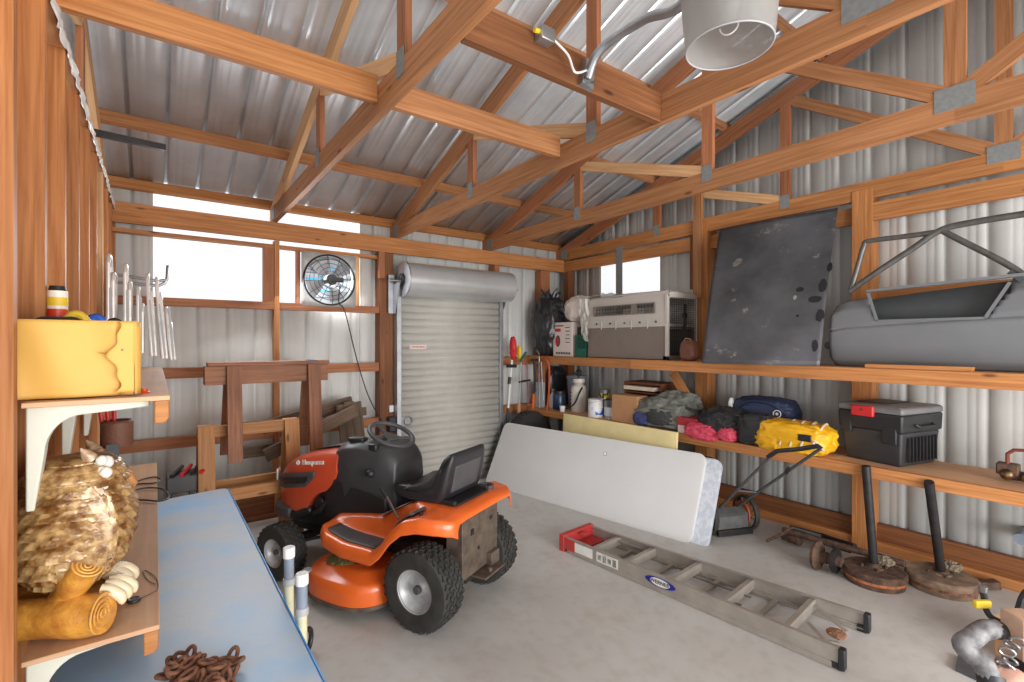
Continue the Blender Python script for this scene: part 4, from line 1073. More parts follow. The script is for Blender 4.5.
# ================================================================ FOLDING TABLES leaning on the shelf
def lean_table(label, BLp, BRp, h, al, off, textured, th=.045, top=None):
    ex = (BRp-BLp).normalized(); Ln = (BRp-BLp).length
    n = Vector((-ex.y, ex.x, 0)); n = n if n.x > 0 else -n
    upv = n*math.cos(al)+Vector((0, 0, 1))*math.sin(al); nb = ex.cross(upv).normalized()
    if nb.x < 0: nb = -nb        # pointing away from the viewer
    O = BLp+nb*off
    T = thing('folding_table', label, 'folding table', O, 0, 'white folding tables leaning on the right shelving')
    def P(u, v, d=0): return O+ex*u+upv*v+nb*d
    def rr(ins, r, k=8):
        out = []
        for cx_, cy_, a0 in ((Ln-ins-r, ins+r, -PI/2), (Ln-ins-r, h-ins-r, 0), (ins+r, h-ins-r, PI/2), (ins+r, ins+r, PI)):
            for i in range(k+1):
                a = a0+PI/2*i/k; out.append((cx_+r*math.cos(a), cy_+r*math.sin(a)))
        return out
    rings = [[P(u, v, d) for u, v in rr(ins, .075-ins)] for ins, d in ((.012, 0), (.003, .004), (0, .012), (0, th-.01), (.006, th))]
    MB().loft(rings).obj('tabletop', top, T, sharp=30)
    return T, P, Ln
W['ttop'] = mat('white_table_top', (214, 213, 211), .55, 0, var=.02, vs=3)
W['mottle'] = mat('speckled_table_rim', (206, 210, 216), .5, 0, c2=(188, 195, 205), vs=26, detail=3, thr=(.46, .56))
BL = onZ(484, 484, 0); BR = onZ(690, 545, 0); BL.z = BR.z = .002
AL = math.radians(63)
T, P, Ln = lean_table('front white folding table leaning on its long edge, smooth top with a small grey stud', BL, BR-(BR-BL).normalized()*.0, .76, AL, 0, False, top=W['ttop'])
q = P(Ln*.60, .60, -.002); MB().cyl(q, P(Ln*.60, .60, -.006), .016).obj('round_stud', W['steel'], T)
MB().torus(P(Ln*.60, .60, -.003), .017, .002, P(0, 0, 1)-P(0, 0, 0), 24, 6).obj('stud_ring', W['blk2'], T)
e = (BR-BL).normalized()
T, P, Ln = lean_table('second white folding table close behind the first, its speckled rim showing at the right', BL+e*.12, BR+e*.12, .745, AL, .052, True, top=W['mottle'])
MB().board(P(.6, .60, -.001), P(Ln-.25, .745, -.003), .012, .006).obj('edge_tube', W['blk2'], T)
MB().tube([P(.1, .74, .07), P(.12, .76, .07), P(Ln-.12, .76, .07), P(Ln-.1, .74, .07)], .011, 8).obj('folded_leg', W['blk2'], T)
# yellow foam board lying behind tables, against the lower shelf front
a = onX(566, 434, 3.89); b = onX(680, 470, 3.62)
W['foam'] = mat('cream_yellow_board', (232, 214, 156), .7, 0, var=.04)
p1 = onX(567, 433, 3.86); p2 = onX(567, 415, 3.92); p3 = onX(712, 455, 3.80)
mb = MB(); 
c1 = onY(566, 440, 4.55); 
A0 = Vector((3.80, 4.20, 0)); A1 = Vector((3.84, 2.70, 0))
def foam(u, v):
    b_ = A0.lerp(A1, u); return (b_.x+.05*v, b_.y, .02+.0+v*.79)
T = thing('foam_board', 'pale yellow foam board standing behind the white tables', 'board', A0.lerp(A1, .5))
MB().grid(foam, 10, 6).obj('board_sheet', W['foam'], T, solid=.025, bevel=.003)
# ---------------------------------------------------------------- tyre behind
tc_ = onY(540, 440, 4.55)
T = thing('spare_tyre', 'black tyre standing behind the left end of the white table', 'tyre', (3.80, 4.72, 0))
cT = Vector((3.76, 4.72, .392)); axT = Vector((.25, -1, .12)).normalized()
pr = [(.20, -.07), (.22, -.085), (.34, -.10), (.375, -.085), (.385, -.05), (.385, .05), (.375, .085), (.34, .10), (.22, .085), (.20, .07)]
mb = MB().lathe(pr, cT, axT, 56)
d, s_, u_ = frame_for(axT)
for i in range(40):
    for j in range(4):
        a = 2*PI*(i+.5*(j % 2))/40; q = cT+(s_*math.cos(a)+u_*math.sin(a))*.387+d*((j-1.5)*.034)
        mb.box(q, (.028, .026, .012), rot=Matrix((d, (-s_*math.sin(a)+u_*math.cos(a)), (s_*math.cos(a)+u_*math.sin(a)))).transposed())
mb.obj('tyre_tread', W['rub'], T)
MB().lathe([(.20, -.06), (.19, -.03), (.10, -.02), (0, -.02)], cT, axT, 36).obj('rim', W['blk2'], T, solid=.004)
# ================================================================ STEP LADDER lying on the floor
FL = onZ(842, 672, 0); FR_ = onZ(866, 628, .03); TL = onZ(564, 551, 0)
e = (TL-FL); e.z = 0; LL = e.length; e.normalize(); nx = Vector((-e.y, e.x, 0)); nx = nx if nx.x > 0 else -nx
ang = math.atan2(nx.y, nx.x)
T = thing('step_ladder', 'dusty aluminium step ladder with a red top cap lying flat on the concrete floor', 'ladder', FL, ang)
wb = .49; wt = .345; hz = .112
def LP(f, x, z):    # f: 0 foot .. 1 top ; x 0..1 across
    w0 = (1-f)*0+f*((wb-wt)/2*0); w = wb+(wt-wb)*f
    return FL+e*(LL*f)+nx*(w0+w*x)+Vector((0, 0, z))
for x in (0, 1):
    sgn = 1 if x == 0 else -1
    # channel front rail: web + two flanges
    mb = MB().board(LP(0, x, hz-.045), LP(1, x, hz-.045), .004, .088)
    for z in (hz-.001, hz-.089): mb.board(LP(0, x, z)+nx*(sgn*.012), LP(1, x, z)+nx*(sgn*.012), .026, .003)
    mb.obj('front_rail', W['alu'], T)
    mb = MB().board(LP(.01, x, .018)+nx*(sgn*.004), LP(.98, x, .018)+nx*(sgn*.004), .022, .03)
    mb.obj('rear_rail', W['alu'], T)
    MB().box(LP(.0, x, hz-.05)+nx*(sgn*.008), (.045, .03, .105), ang+PI/2*0).obj('rubber_foot', W['blk'], T, bevel=.006)
    MB().box(LP(.012, x, .02)+nx*(sgn*.008), (.03, .05, .035), ang).obj('rear_foot', W['blk2'], T, bevel=.004)
steps = [.145, .33, .515, .70, .86]
for f in steps:
    a = LP(f, 0, hz-.045); b = LP(f, 1, hz-.045)
    mb = MB().board(a+e*.012, b+e*.012, .060, .003, e*.35+Vector((0, 0, 1)))
    for z, o_ in ((hz-.014, -.024), (hz-.074, .02)): mb.board(LP(f, 0, z)+e*.0, LP(f, 1, z)+e*.0, .028, .003)
    mb.board(LP(f, 0, hz-.044)-e*.014, LP(f, 1, hz-.044)-e*.014, .003, .062)
    mb.obj('step', W['alu'], T)
for f in (.25, .44, .62, .80):
    MB().board(LP(f, 0, .018), LP(f, 1, .018), .028, .012).obj('rear_brace', W['alu'], T)
MB().board(LP(.145, .02, hz-.04), LP(.03, .35, .05), .022, .004).board(LP(.145, .98, hz-.04), LP(.03, .65, .05), .022, .004).board(LP(.12, .5, .06), LP(.02, .04, hz-.03), .02, .004).obj('foot_brace', W['alu'], T)
MB().board(LP(.86, .1, hz-.03), LP(.70, .04, hz-.05), .02, .004).board(LP(.86, .9, hz-.03), LP(.70, .96, hz-.05), .02, .004).obj('step_brace', W['alu'], T)
for s in (.25, .75): MB().board(LP(.52, s, .03), LP(.30, s+(.1 if s < .5 else -.1), .05), .015, .006).obj('spreader', W['steel'], T)
# red cap
W['cap'] = mat('red_ladder_cap', (198, 44, 46), .5, 0, c2=(170, 70, 64), vs=24)
w = wt+.03
capc = LP(1.0, .5, hz/2)+e*.015
MB().box(capc, (w, .05, hz+.03), ang).box(LP(.955, .5, .035), (wt-.03, .12, .02), ang).box(LP(.965, .5, hz+.002), (w*.2, .05, .012), ang).obj('top_cap', W['cap'], T, bevel=.008)
for sx in (0, 1): MB().box(LP(.965, sx, hz-.045)+nx*(.006*(2*sx-1)), (.004, .10, .09), ang).obj('cap_bracket', W['cap'], T, bevel=.003)
# stickers and the maker's oval
W['lab'] = mat('sticker_white', (222, 220, 214), .5)
s1 = MB().box(LP(.90, 0, hz-.045)-nx*.004, (.002, .20, .07), ang).obj('sticker', W['lab'], T)
s2_ = MB().box(LP(.775, 0, hz-.045)-nx*.004, (.002, .19, .072), ang).obj('sticker', W['lab'], T)
mb = MB()
for k in range(4): mb.box(LP(.775, 0, hz-.045)-nx*.0055+e*(.066-.044*k), (.001, .030, .05 if k % 2 else .035), ang)
mb.obj('printed_panel', mat('print_grey', (70, 68, 64), .6, c2=(190, 186, 178), vs=90), s2_)
lo = LP(.545, 0, hz-.045)-nx*.0035
Mx = plane_M(lo, -e, (0, 0, 1))
badge = MB().lathe([(0, 0), (.030, 0), (.030, .0015), (0, .0015)], (0, 0, 0), (0, 0, 1), 40, sx=3.1 if False else 1)
for v in badge.bm.verts: v.co.x *= 3.7
badge.transform(Mx); bo = badge.obj('maker_badge', mat('badge_blue', (34, 34, 140), .4), T)
b2 = MB().lathe([(0, .002), (.026, .002), (.026, .003), (0, .003)], (0, 0, 0), (0, 0, 1), 40)
for v in b2.bm.verts: v.co.x *= 2.8
b2.transform(Mx); b2.obj('badge_field', W['lab'], bo)
text_obj('badge_text', 'WERNER', .034, W['blk'], bo, Mx @ Matrix.Translation((0, 0, .0045)), .001, 1.05)
# debris on ladder foot
o = MB().blob(LP(.05, .55, .045), (.09, .09, .03), .35, 5, 8, .9, 30, 16).obj('dry_leaf', mat('dry_leaf', (160, 92, 52), .9, c2=(120, 100, 80), vs=20), None); tag(o, 'curled brown dry leaf caught between the ladder feet', 'leaf')
# ================================================================ REEL MOWER
W['mgrey'] = mat('faded_grey_paint', (92, 92, 90), .6, .1, var=.2, vs=14)
wr = onZ(746, 529, 0); wl = onZ(705, 541, 0)
vd = Vector((wr.x, wr.y, 0)).normalized(); ax_ = (vd*.64+Vector((vd.y, -vd.x, 0))*.77).normalized(); Wd = .40
wr = wr; wl = wr-ax_*Wd
fw = Vector((-ax_.y, ax_.x, 0)); fw = fw if fw.x < 0 else fw  # axle-perpendicular
T = thing('reel_mower', 'old push reel mower with black rubber tread wheels, parked under the lower shelf', 'push mower', (wr+wl)/2)
rw = .15
for k, c in enumerate((wl, wr)):
    c = c+Vector((0, 0, rw)); 
    o = MB().lathe([(rw-.022, -.02), (rw-.004, -.022), (rw, -.012), (rw, .012), (rw-.004, .022), (rw-.022, .02)], c, ax_, 40).obj('wheel', W['rub'], T)
    mb = MB()
    d, s_, u_ = frame_for(ax_)
    for i in range(8):
        a = 2*PI*i/8; a2 = a+.5
        mb.tube([c+(s_*math.cos(a)+u_*math.sin(a))*.03, c+(s_*math.cos(a2)+u_*math.sin(a2))*(rw-.02)], .006, 6)
    mb.lathe([(0, -.02), (.035, -.02), (.035, .02), (0, .02)], c, ax_, 20)
    mb.obj('spokes', mat('spoke_tan', (150, 138, 112), .7, .2, var=.2, vs=30) if k == 0 else bpy.data.materials['spoke_tan'], o)
    if k: MB().lathe([(0, 0), (.10, 0), (.10, .012), (.08, .02), (0, .022)], c-ax_*.05, ax_, 24).obj('gear_cover', mat('faded_red', (176, 84, 56), .6, var=.15), T)
mc = (wl+wr)/2
bk = Vector((0, 0, 0))
toward = Vector((-ax_.y, ax_.x, 0)); toward = toward if toward.dot(-mc) > 0 else -toward
q = mc+Vector((0, 0, .17))
MB().board(wl+ax_*.05+Vector((0, 0, .19))+toward*.06, wr-ax_*.06+Vector((0, 0, .19))+toward*.06, .10, .006, toward*.5+Vector((0, 0, 1))).board(wl+ax_*.05+Vector((0, 0, .12))+toward*.09, wr-ax_*.06+Vector((0, 0, .12))+toward*.09, .008, .12).obj('guard', W['mgrey'], T)
mb = MB()
for i in range(5):
    P_ = []
    for j in range(13):
        f = j/12; a = 2*PI*i/5+f*1.6; d, s_, u_ = frame_for(ax_)
        P_.append(wl+ax_*(.05+f*(Wd-.10))+Vector((0, 0, .11))+(s_*math.cos(a)+u_*math.sin(a))*.065)
    mb.tube(P_, .005, 6)
mb.cyl(wl+ax_*.03+Vector((0, 0, .11)), wr-ax_*.03+Vector((0, 0, .11)), .012)
mb.obj('cutting_reel', W['blk2'], T)
MB().board(wl+ax_*.03+toward*.11+Vector((0, 0, .035)), wr-ax_*.03+toward*.11+Vector((0, 0, .035)), .03, .05).obj('cutter_bar', W['blk2'], T, bevel=.004)
# handle: two tubes rising toward the shelf front, ending in a black grip
XH = 3.80
g1 = onX(776, 451, 3.72); g2 = onX(820, 446, 3.72)
h1 = [wl+ax_*.12+Vector((0, 0, .20)), onX(776, 451, 3.74)]
h2 = [wr-ax_*.10+Vector((0, 0, .20)), onX(820, 449, 3.70)]
MB().tube(smooth(h1, 6), .012, 8).obj('handle_tube', W['dgrey'], T)
MB().tube(smooth(h2, 6), .012, 8).obj('handle_tube', W['dgrey'], T)
MB().tube([onX(768, 457, 3.76), onX(777, 451, 3.74), onX(800, 449, 3.72), onX(818, 446, 3.70), onX(821, 449, 3.70)], .017, 10).obj('grip', W['blk'], T)
MB().tube([h1[0].lerp(h1[1], .35), h2[0].lerp(h2[1], .30)], .008, 8).obj('handle_brace', W['dgrey'], T)
MB().cyl(onX(789, 468, 3.74), onX(786, 473, 3.76), .014).obj('wing_nut', W['blk'], T)
# ================================================================ post-on-disc stands
def stand(base_px, top_px, r, label, two):
    q = onZ(base_px[0], base_px[1], .05); tp = onX(top_px[0], top_px[1], 3.915)
    T = thing('umbrella_stand', label, 'stand', (q.x, q.y, 0))
    mb = MB().lathe([(0, .0), (r*.93, .0), (r*.96, .03), (r*.93, .05), (r, .055), (r, .085), (r*.94, .095), (r*.3, .095), (r*.28, .105), (0, .105)], (q.x, q.y, 0), n=44)
    mb.obj('disc_base', mat('dusty_rust', (150, 126, 104), .9, .05, c2=(96, 76, 64), vs=9, bump=.3) if two else W['rust'], T)
    MB().lathe([(r*.965, .034), (r*.965, .052)], (q.x, q.y, 0), n=44).obj('rust_band', mat('orange_rust', (168, 100, 62), .9, var=.25, vs=30) if not two else W['rust2'], T)
    top_ = Vector((tp.x+(-.0), tp.y, tp.z)); b_ = Vector((q.x, q.y, .10))
    o = MB().cyl(b_, top_, .026).obj('steel_post', W['blk2'], T)
    MB().lathe([(.02, 0), (.045, 0), (.045, .012), (.028, .03)], b_, (top_-b_)).obj('flange', W['rust'], T)
    MB().blob(q+Vector((.10, -.03, .075)), (.12, .10, .05), .6, 4, 3 if two else 9, .9, 40, 24).obj('knotted_rope', mat('grey_rope', (150, 136, 116), .95, var=.2, vs=80, bump=.6, bs=200) if not two else bpy.data.materials['grey_rope'], T)
    for k in range(4):
        a = k*PI/2+.6; MB().cyl((q.x+.07*math.cos(a), q.y+.07*math.sin(a), .095), (q.x+.07*math.cos(a), q.y+.07*math.sin(a), .115), .009, 6).obj('bolt', W['rust'], T)
stand((874, 574), (866, 466), .185, 'farther iron disc stand with a black steel post, orange rust on its rim', False)
stand((941, 580), (929, 482), .195, 'nearer iron disc stand with a black steel post, dusty brown top', True)
# axle assembly
T = thing('trailer_axle', 'rusty dark trailer axle with leaf springs lying along the wall by the disc stands', 'axle', onZ(840, 545, 0))
z_ = .11
ends = [onZ(783, 530, z_), onZ(905, 564, z_+.02)]
MB().cyl(ends[0], ends[1], .024).obj('axle_tube', W['rust'], T)
for k, (p_, q_) in enumerate((((790, 527), (855, 546)), ((795, 532), (850, 551)))):
    MB().tube([onZ(p_[0], p_[1], .08), onZ((p_[0]+q_[0])/2, (p_[1]+q_[1])/2, .03+.02*k), onZ(q_[0], q_[1], .09)], [.018, .026, .018], 8).obj('leaf_spring', W['blk2'], T)
hub = onZ(820, 556, .10); dax = (ends[1]-ends[0]).normalized()
MB().lathe([(0, -.03), (.10, -.03), (.105, -.01), (.09, .0), (.04, .01), (.04, .05), (0, .05)], hub, dax, 28).cyl(hub, hub+dax*.14, .035).obj('hub', W['rust'], T)
hub2 = hub+dax*.09
MB().lathe([(0, 0), (.085, 0), (.085, .02), (0, .02)], hub2, dax, 28).obj('brake_plate', W['blk2'], T)
MB().tube([onZ(766, 541, .03), onZ(778, 536, .08), onZ(790, 531, .12)], .012, 8).tube([onZ(778, 536, .08), onZ(793, 527, .17)], .010, 8).cyl(onZ(784, 535, .06), onZ(800, 541, .06), .04).obj('coupling', W['rust'], T)
o = MB().board(onZ(965, 590, .04), onZ(992, 590, .05), .06, .05).obj('rusty_bar', W['rust'], None, bevel=.004)
q = onX(984, 578, 4.44); o.location = (4.46, q.y, 0.0); tag(o, 'short rusty steel block on the floor against the wall sill', 'steel bar')
# ================================================================ bottom right clutter
T = thing('trailer_hardware', 'trailer hardware at the right edge, a bent grey pipe on a tan bracket', 'trailer hardware', onZ(1005, 660, 0))
dd = 1.75
def at(x, y, d): r = ray(x, y); f = r.x*SN+r.y*CS; return EYE+r*(d/f)
W['pipe'] = mat('scuffed_grey_pipe', (136, 134, 134), .6, .1, c2=(84, 82, 84), vs=22)
pp = [at(1010, 630, 1.9), at(996, 629, 1.9), at(984, 630, 1.88), at(972, 638, 1.86), at(963, 645, 1.84), at(972, 655, 1.82), at(982, 662, 1.80), at(988, 674, 1.78), at(993, 690, 1.76), at(996, 715, 1.74)]
MB().tube(smooth(pp[3:], 5), .035, 14).tube(smooth(pp[1:5], 5), .035, 14).obj('bent_pipe', W['pipe'], T)
MB().tube([at(988, 629, 1.89), at(1006, 631, 1.9)], .034, 14).obj('rubber_sleeve', W['blk'], T)
MB().tube([at(990, 676, 1.78), at(993, 690, 1.76)], .042, 14).obj('tape_band', W['blk'], T)
MB().tube([at(1004, 631, 1.9), at(1030, 631, 1.92)], .028, 12).obj('pipe_stub', W['grey'], T)
q = at(1022, 655, 1.85)
MB().box(q+Vector((.02, 0, -.05)), (.09, .09, .40), -.6).obj('tan_bracket', mat('tan_primer', (196, 160, 134), .7, var=.12, vs=20), T, bevel=.006)
MB().box(at(1028, 640, 1.83)+Vector((.02, 0, .0)), (.06, .07, .10), -.6).box(at(1024, 668, 1.83), (.05, .07, .06), -.6).obj('ratchet_block', W['blk'], T, bevel=.004)
mb = MB()
for i, (x, y) in enumerate(((1006, 668), (1010, 660), (1007, 652), (1012, 645), (1018, 642), (1003, 663))):
    mb.torus(at(x, y, 1.80), .014, .0045, (1, .3*(-1)**i, .5*(i % 2)), 18, 6, sx=1.5)
mb.obj('shackle_chain', W['steel'], T)
MB().blob(at(1005, 678, 1.8), (.13, .13, .08), .1, 3, 2, .8, 30, 20).obj('canvas_wrap', mat('pink_canvas', (196, 152, 132), .9), T)
hh = smooth([at(983, 588, 2.0), at(984, 597, 2.0), at(985, 606, 2.0), at(990, 616, 1.98), at(1000, 622, 1.95), at(1008, 627, 1.92)], 6)
MB().tube(hh[6:], .011, 10).obj('brake_hose', W['blk'], T)
MB().tube([at(983, 586, 2.0), at(983, 592, 2.0)], [.016, .013], 12).obj('hose_fitting', W['steel'], T)
MB().tube([at(983, 592, 2.0), at(985, 600, 2.0)], .012, 10).obj('hose_collar', W['blk'], T)
MB().box(at(982, 604, 1.98), (.065, .02, .03), -.6).obj('yellow_tag', W['yel'], T, bevel=.004)
MB().tube(smooth([at(1012, 622, 1.93), at(1019, 612, 1.95), at(1023, 600, 1.95), at(1028, 592, 1.95)], 5), .016, 10).tube([at(1006, 612, 1.95), at(1016, 622, 1.93)], .008, 8).obj('black_arm', W['blk'], T)
MB().tube([at(1008, 620, 1.93), at(1014, 631, 1.92), at(1018, 640, 1.9)], .012, 8).obj('swivel', W['steel'], T)
c = onZ(1062, 655, .1)
T = thing('cardboard_box', 'tan cardboard carton on the floor under the grey bent pipe', 'box', (c.x, c.y, 0))
MB().box((c.x, c.y, .11), (.34, .34, .20), -.5).obj('carton', W['card'], T, bevel=.003)
MB().box((c.x, c.y, .212), (.345, .345, .003), -.5).obj('carton_top', mat('carton_top', (208, 164, 112), .8), T)
o = MB().prism([(0, 0), (.16, .02), (.18, .16), (.02, .14)], .0, .02, 'Z').obj('steel_plate', W['dgrey'], None)
q = onZ(975, 672, 0); o.location = (q.x, q.y, .0); tag(o, 'dark flat steel plate on the floor at the bottom right corner', 'plate')
# ================================================================ RIGHT SHELVING
XF = 3.95; ZA = 1.465; ZB = .79
def long_shelf(label, z, y0, y1, joint, th=.095):
    T = thing('storage_shelf', label, 'shelf', (XF, 2.2, z), 0, 'long timber shelves on the right wall')
    MB().bb(XF+.038, XR-.001, y0, y1, z-.018, z).obj('shelf_deck', W['ply'], T)
    for a, b in zip(joint, joint[1:]):
        MB().bb(XF, XF+.038, a, b, z-th, z+.002).obj('front_board', W['lum'], T, bevel=.003)
    for yy in (y0+.1, .46, 1.33, 2.2, 2.74, 3.6, 4.4, y1-.05): MB().bb(XF+.038, XR-.001, yy-.019, yy+.019, z-th, z-.018).obj('cross_bearer', W['lumr'], T)
    MB().bb(XR-.04, XR-.001, y0, y1, z-th, z-.018).obj('back_board', W['lum'], T)
    return T
long_shelf('upper timber shelf carrying the pet crate, sheet panel and car door', ZA, -1.6, 5.02, [-1.6, 3.30, 5.02])
T = long_shelf('lower timber shelf carrying the tool box, bags and paint cans', ZB, -1.6, 5.02, [-1.6, 5.02], .078)
o = MB().board(onX(673, 373, 4.25), onX(696, 412, 4.25), .088, .038, (1, 0, 0)).obj('diagonal_brace', W['lum'], T)
def tg(o, label, cat, group=None): return tag(o, label, cat, group)
# ---------------------------------------------------------------- upper shelf
W['bag'] = mat('black_bin_bag', (40, 40, 42), .32, 0, var=.1, bump=.25, bs=30)
T = thing('garbage_bag', 'tall crumpled black garbage bag at the far end of the upper shelf', 'bag', (4.17, 4.78, ZA))
MB().blob((4.12, 4.77, ZA+.37), (.42, .44, .76), .10, 2.3, 11, .72, 110, 80, flat=.95).obj('bag_body', W['bag'], T)
mb = MB()
for i in range(7):
    a = 2*PI*i/7; mb.tube([(4.12+.05*math.cos(a), 4.76+.05*math.sin(a), ZA+.70), (4.12+.10*math.cos(a), 4.76+.10*math.sin(a), ZA+.79), (4.12+.13*math.cos(a+.3), 4.76+.13*math.sin(a+.3), ZA+.83+.02*(i % 3))], [.04, .025, .006], 8)
mb.obj('gathered_top', W['bag'], T)
# cabinet carton with print
y0, y1, zt = 4.25, 4.59, 1.885
T = thing('product_box', 'white cardboard box with red print and a picture, beside the black garbage bag', 'box', (4.12, 4.42, ZA))
MB().bb(4.02, 4.22, y0, y1, ZA+.002, zt).obj('carton', mat('white_carton', (222, 208, 200), .6, var=.03), T, bevel=.004)
def fbox(ya, yb, za, zb_, m, n, par, d=.003): return MB().bb(4.02-d, 4.019, ya, yb, za, zb_).obj(n, m, par)
pn = fbox(4.45, 4.56, zt-.115, zt-.075, W['red'], 'red_banner', T)
MB().lathe([(0, 0), (.055, 0), (.055, .002), (0, .002)], (4.018, 4.50, ZA+.19), (-1, 0, 0), 28, sx=.8, sy=1.3).obj('picture', W['dgrey'], T)
MB().lathe([(0, 0), (.035, 0), (.035, .003), (0, .003)], (4.017, 4.515, ZA+.19), (-1, 0, 0), 20, sx=.8, sy=1.5).obj('picture_detail', W['red'], T)
mb = MB()
for k in range(5): mb.bb(4.0165, 4.019, 4.29, 4.37-.01*(k % 3), zt-.07-k*.045, zt-.06-k*.045)
for k in range(6): mb.bb(4.0165, 4.019, 4.28+k*.045, 4.31+k*.045, ZA+.03, ZA+.055)
mb.bb(4.0165, 4.019, 4.40, 4.55, zt-.05, zt-.035)
mb.obj('printed_text', W['dgrey'], T)
T = thing('white_bag', 'knotted white plastic bag sitting on the printed box', 'bag', (4.16, 4.30, zt))
MB().blob((4.17, 4.28, zt+.16), (.32, .36, .32), .12, 2.2, 5, .85, 80, 50, flat=.98).obj('bag_body', mat('white_bag_film', (226, 214, 204), .4, var=.05, bump=.2, bs=25), T)
o = MB().bb(4.10, 4.50, 4.20, 4.245, ZA+.002, ZA+.36).obj('black_case', W['blk'], None, bevel=.01)
tg(o, 'thin black case wedged between the printed box and the green crate', 'case')
T = thing('milk_crate', 'dark green lattice plastic crate on the upper shelf against the pet crate', 'crate', (4.2, 4.08, ZA))
mb = MB(); ya, yb, xa, xb, zt_ = 4.01, 4.195, 4.02, 4.36, ZA+.25
mb.bb(xa, xb, ya, yb, ZA+.002, ZA+.10); mb.bb(xa, xb, ya, yb, zt_-.015, zt_) if False else None
mb.obj('crate_base', W['grn'], T)
mb = MB()
for k in range(-4, 12):
    for sgn in (1, -1):
        a = ya+k*.03; b = a+sgn*.14
        p0 = [a, ZA+.10]; p1 = [b, zt_]
        # clip in y
        def cl(p, q):
            if p[0] < ya: f = (ya-p[0])/(q[0]-p[0]) if q[0] != p[0] else 0; return [ya, p[1]+(q[1]-p[1])*f]
            if p[0] > yb: f = (yb-p[0])/(q[0]-p[0]) if q[0] != p[0] else 0; return [yb, p[1]+(q[1]-p[1])*f]
            return p
        if max(a, b) < ya or min(a, b) > yb: continue
        q0 = cl(p0, p1); q1 = cl(p1, p0)
        mb.board((xa+.002, q0[0], q0[1]), (xa+.002, q1[0], q1[1]), .005, .006, (1, 0, 0))
for y_ in (ya+.006, yb-.006): mb.board((xa+.004, y_, ZA+.1), (xa+.004, y_, zt_), .012, .012)
mb.obj('lattice', W['grn'], T)
MB().board((xa+.004, ya, zt_), (xa+.004, yb, zt_), .014, .018).obj('rim', W['grn'], T)
# dog crate: side faces -X, door faces -Y
W['cr1'] = mat('crate_beige', (188, 180, 170), .5, 0, var=.03)
W['cr2'] = mat('crate_taupe', (122, 110, 100), .6, 0, var=.05)
W['wire'] = mat('dark_wire', (58, 60, 60), .4, .6)
X0, X1, Y0, Y1 = 4.0, 4.50, 2.905, 4.00; zm = ZA+.345; zt = ZA+.69
T = thing('pet_crate', 'large two tone plastic pet crate with a wire door, on the upper shelf', 'pet crate', ((X0+X1)/2, (Y0+Y1)/2, ZA))
def shell_ring(y, z0, z1, i0, i1, r=.03):
    return [(X0+i0, y, z0), (X0+i1, y, z1-r), (X0+i1+r*.3, y, z1-r*.3), (X0+i1+r, y, z1), (X1-i1-r, y, z1), (X1-i1-r*.3, y, z1-r*.3), (X1-i1, y, z1-r), (X1-i0, y, z0)]
mb = MB()
for (z0, z1, i0, i1, nm, m) in ((ZA+.002, zm, .03, .0, 'lower_shell', W['cr2']),):
    mb = MB(); ft = .05
    # open box walls: long sides, back end, bottom
    mb.prism([(Y0+.02, z0), (Y1-.03, z0), (Y1, z1), (Y0, z1)], X0+.01, X0+.016, 'X')
    mb.prism([(Y0+.02, z0), (Y1-.03, z0), (Y1, z1), (Y0, z1)], X1-.016, X1-.01, 'X')
    mb.bb(X0+.01, X1-.01, Y1-.035, Y1-.02, z0, z1).bb(X0+.01, X1-.01, Y0+.02, Y1-.02, z0, z0+.01)
    mb.bb(X0+.01, X0+.05, Y0, Y0+.03, z0, z1).bb(X1-.05, X1-.01, Y0, Y0+.03, z0, z1).bb(X0+.01, X1-.01, Y0, Y0+.05, z0, z0+.045)
    mb.obj(nm, m, T, bevel=.006)
MB().bb(X0-.004, X1+.004, Y0-.004, Y1+.004, zm-.012, zm+.014).bb(X0+.02, X1-.02, Y0+.05, Y1-.02, zm-.03, zm-.02).obj('joint_rim', W['cr1'], T, bevel=.005)
# upper shell with window slot in the side
wy0, wy1, wz0, wz1 = Y0+.14, Y1-.13, zm+.125, zm+.225
for X_, nm in ((X0, 's'), (X1-.008, 's')):
    mb = MB(); i = .012 if X_ == X0 else -.012
    top = zt-.03
    def sl(y, z): return (X_+(i*(z-zm)/(top-zm)), y, z)
    def q4(ya, yb, za, zb_):
        a = [sl(ya, za), sl(yb, za), sl(yb, zb_), sl(ya, zb_)]; b = [(p[0]+.008, p[1], p[2]) for p in a]
        mb.hexa([a[0], a[1], a[2], a[3], b[0], b[1], b[2], b[3]])
    q4(Y0, Y1-.01, zm, wz0); q4(Y0, Y1-.04, wz1, top); q4(Y0, wy0, wz0, wz1); q4(wy1, Y1-.03, wz0, wz1)
    mb.obj('side_shell', W['cr1'], T)
mb = MB()
mb.loft([shell_ring(y, zt-.031, zt+dz, .012, .012, .03) for y, dz in ((Y0, -.03), (Y0+.03, 0), ((Y0+Y1)/2, .006), (Y1-.10, -.01), (Y1-.04, -.03))])
mb.bb(X0+.02, X1-.02, Y1-.03, Y1-.02, zm, zt-.05)
mb.obj('roof_shell', W['cr1'], T)
fr = MB()
for z_ in (wz0, wz1): fr.board((X0-.001, wy0, z_), (X0-.001, wy1, z_), .012, .01)
for y_ in (wy0, wy1): fr.board((X0-.001, y_, wz0), (X0-.001, y_, wz1), .012, .01)
fr.obj('window_frame', W['cr2'], T)
wi = MB()
for k in range(1, 20): y_ = wy0+(wy1-wy0)*k/20; wi.tube([(X0+.006, y_, wz0), (X0+.006, y_, wz1)], .0018, 5)
for z_ in (wz0+.03, wz0+.066): wi.tube([(X0+.006, wy0, z_), (X0+.006, wy1, z_)], .0018, 5)
wi.obj('side_grille', W['wire'], T)
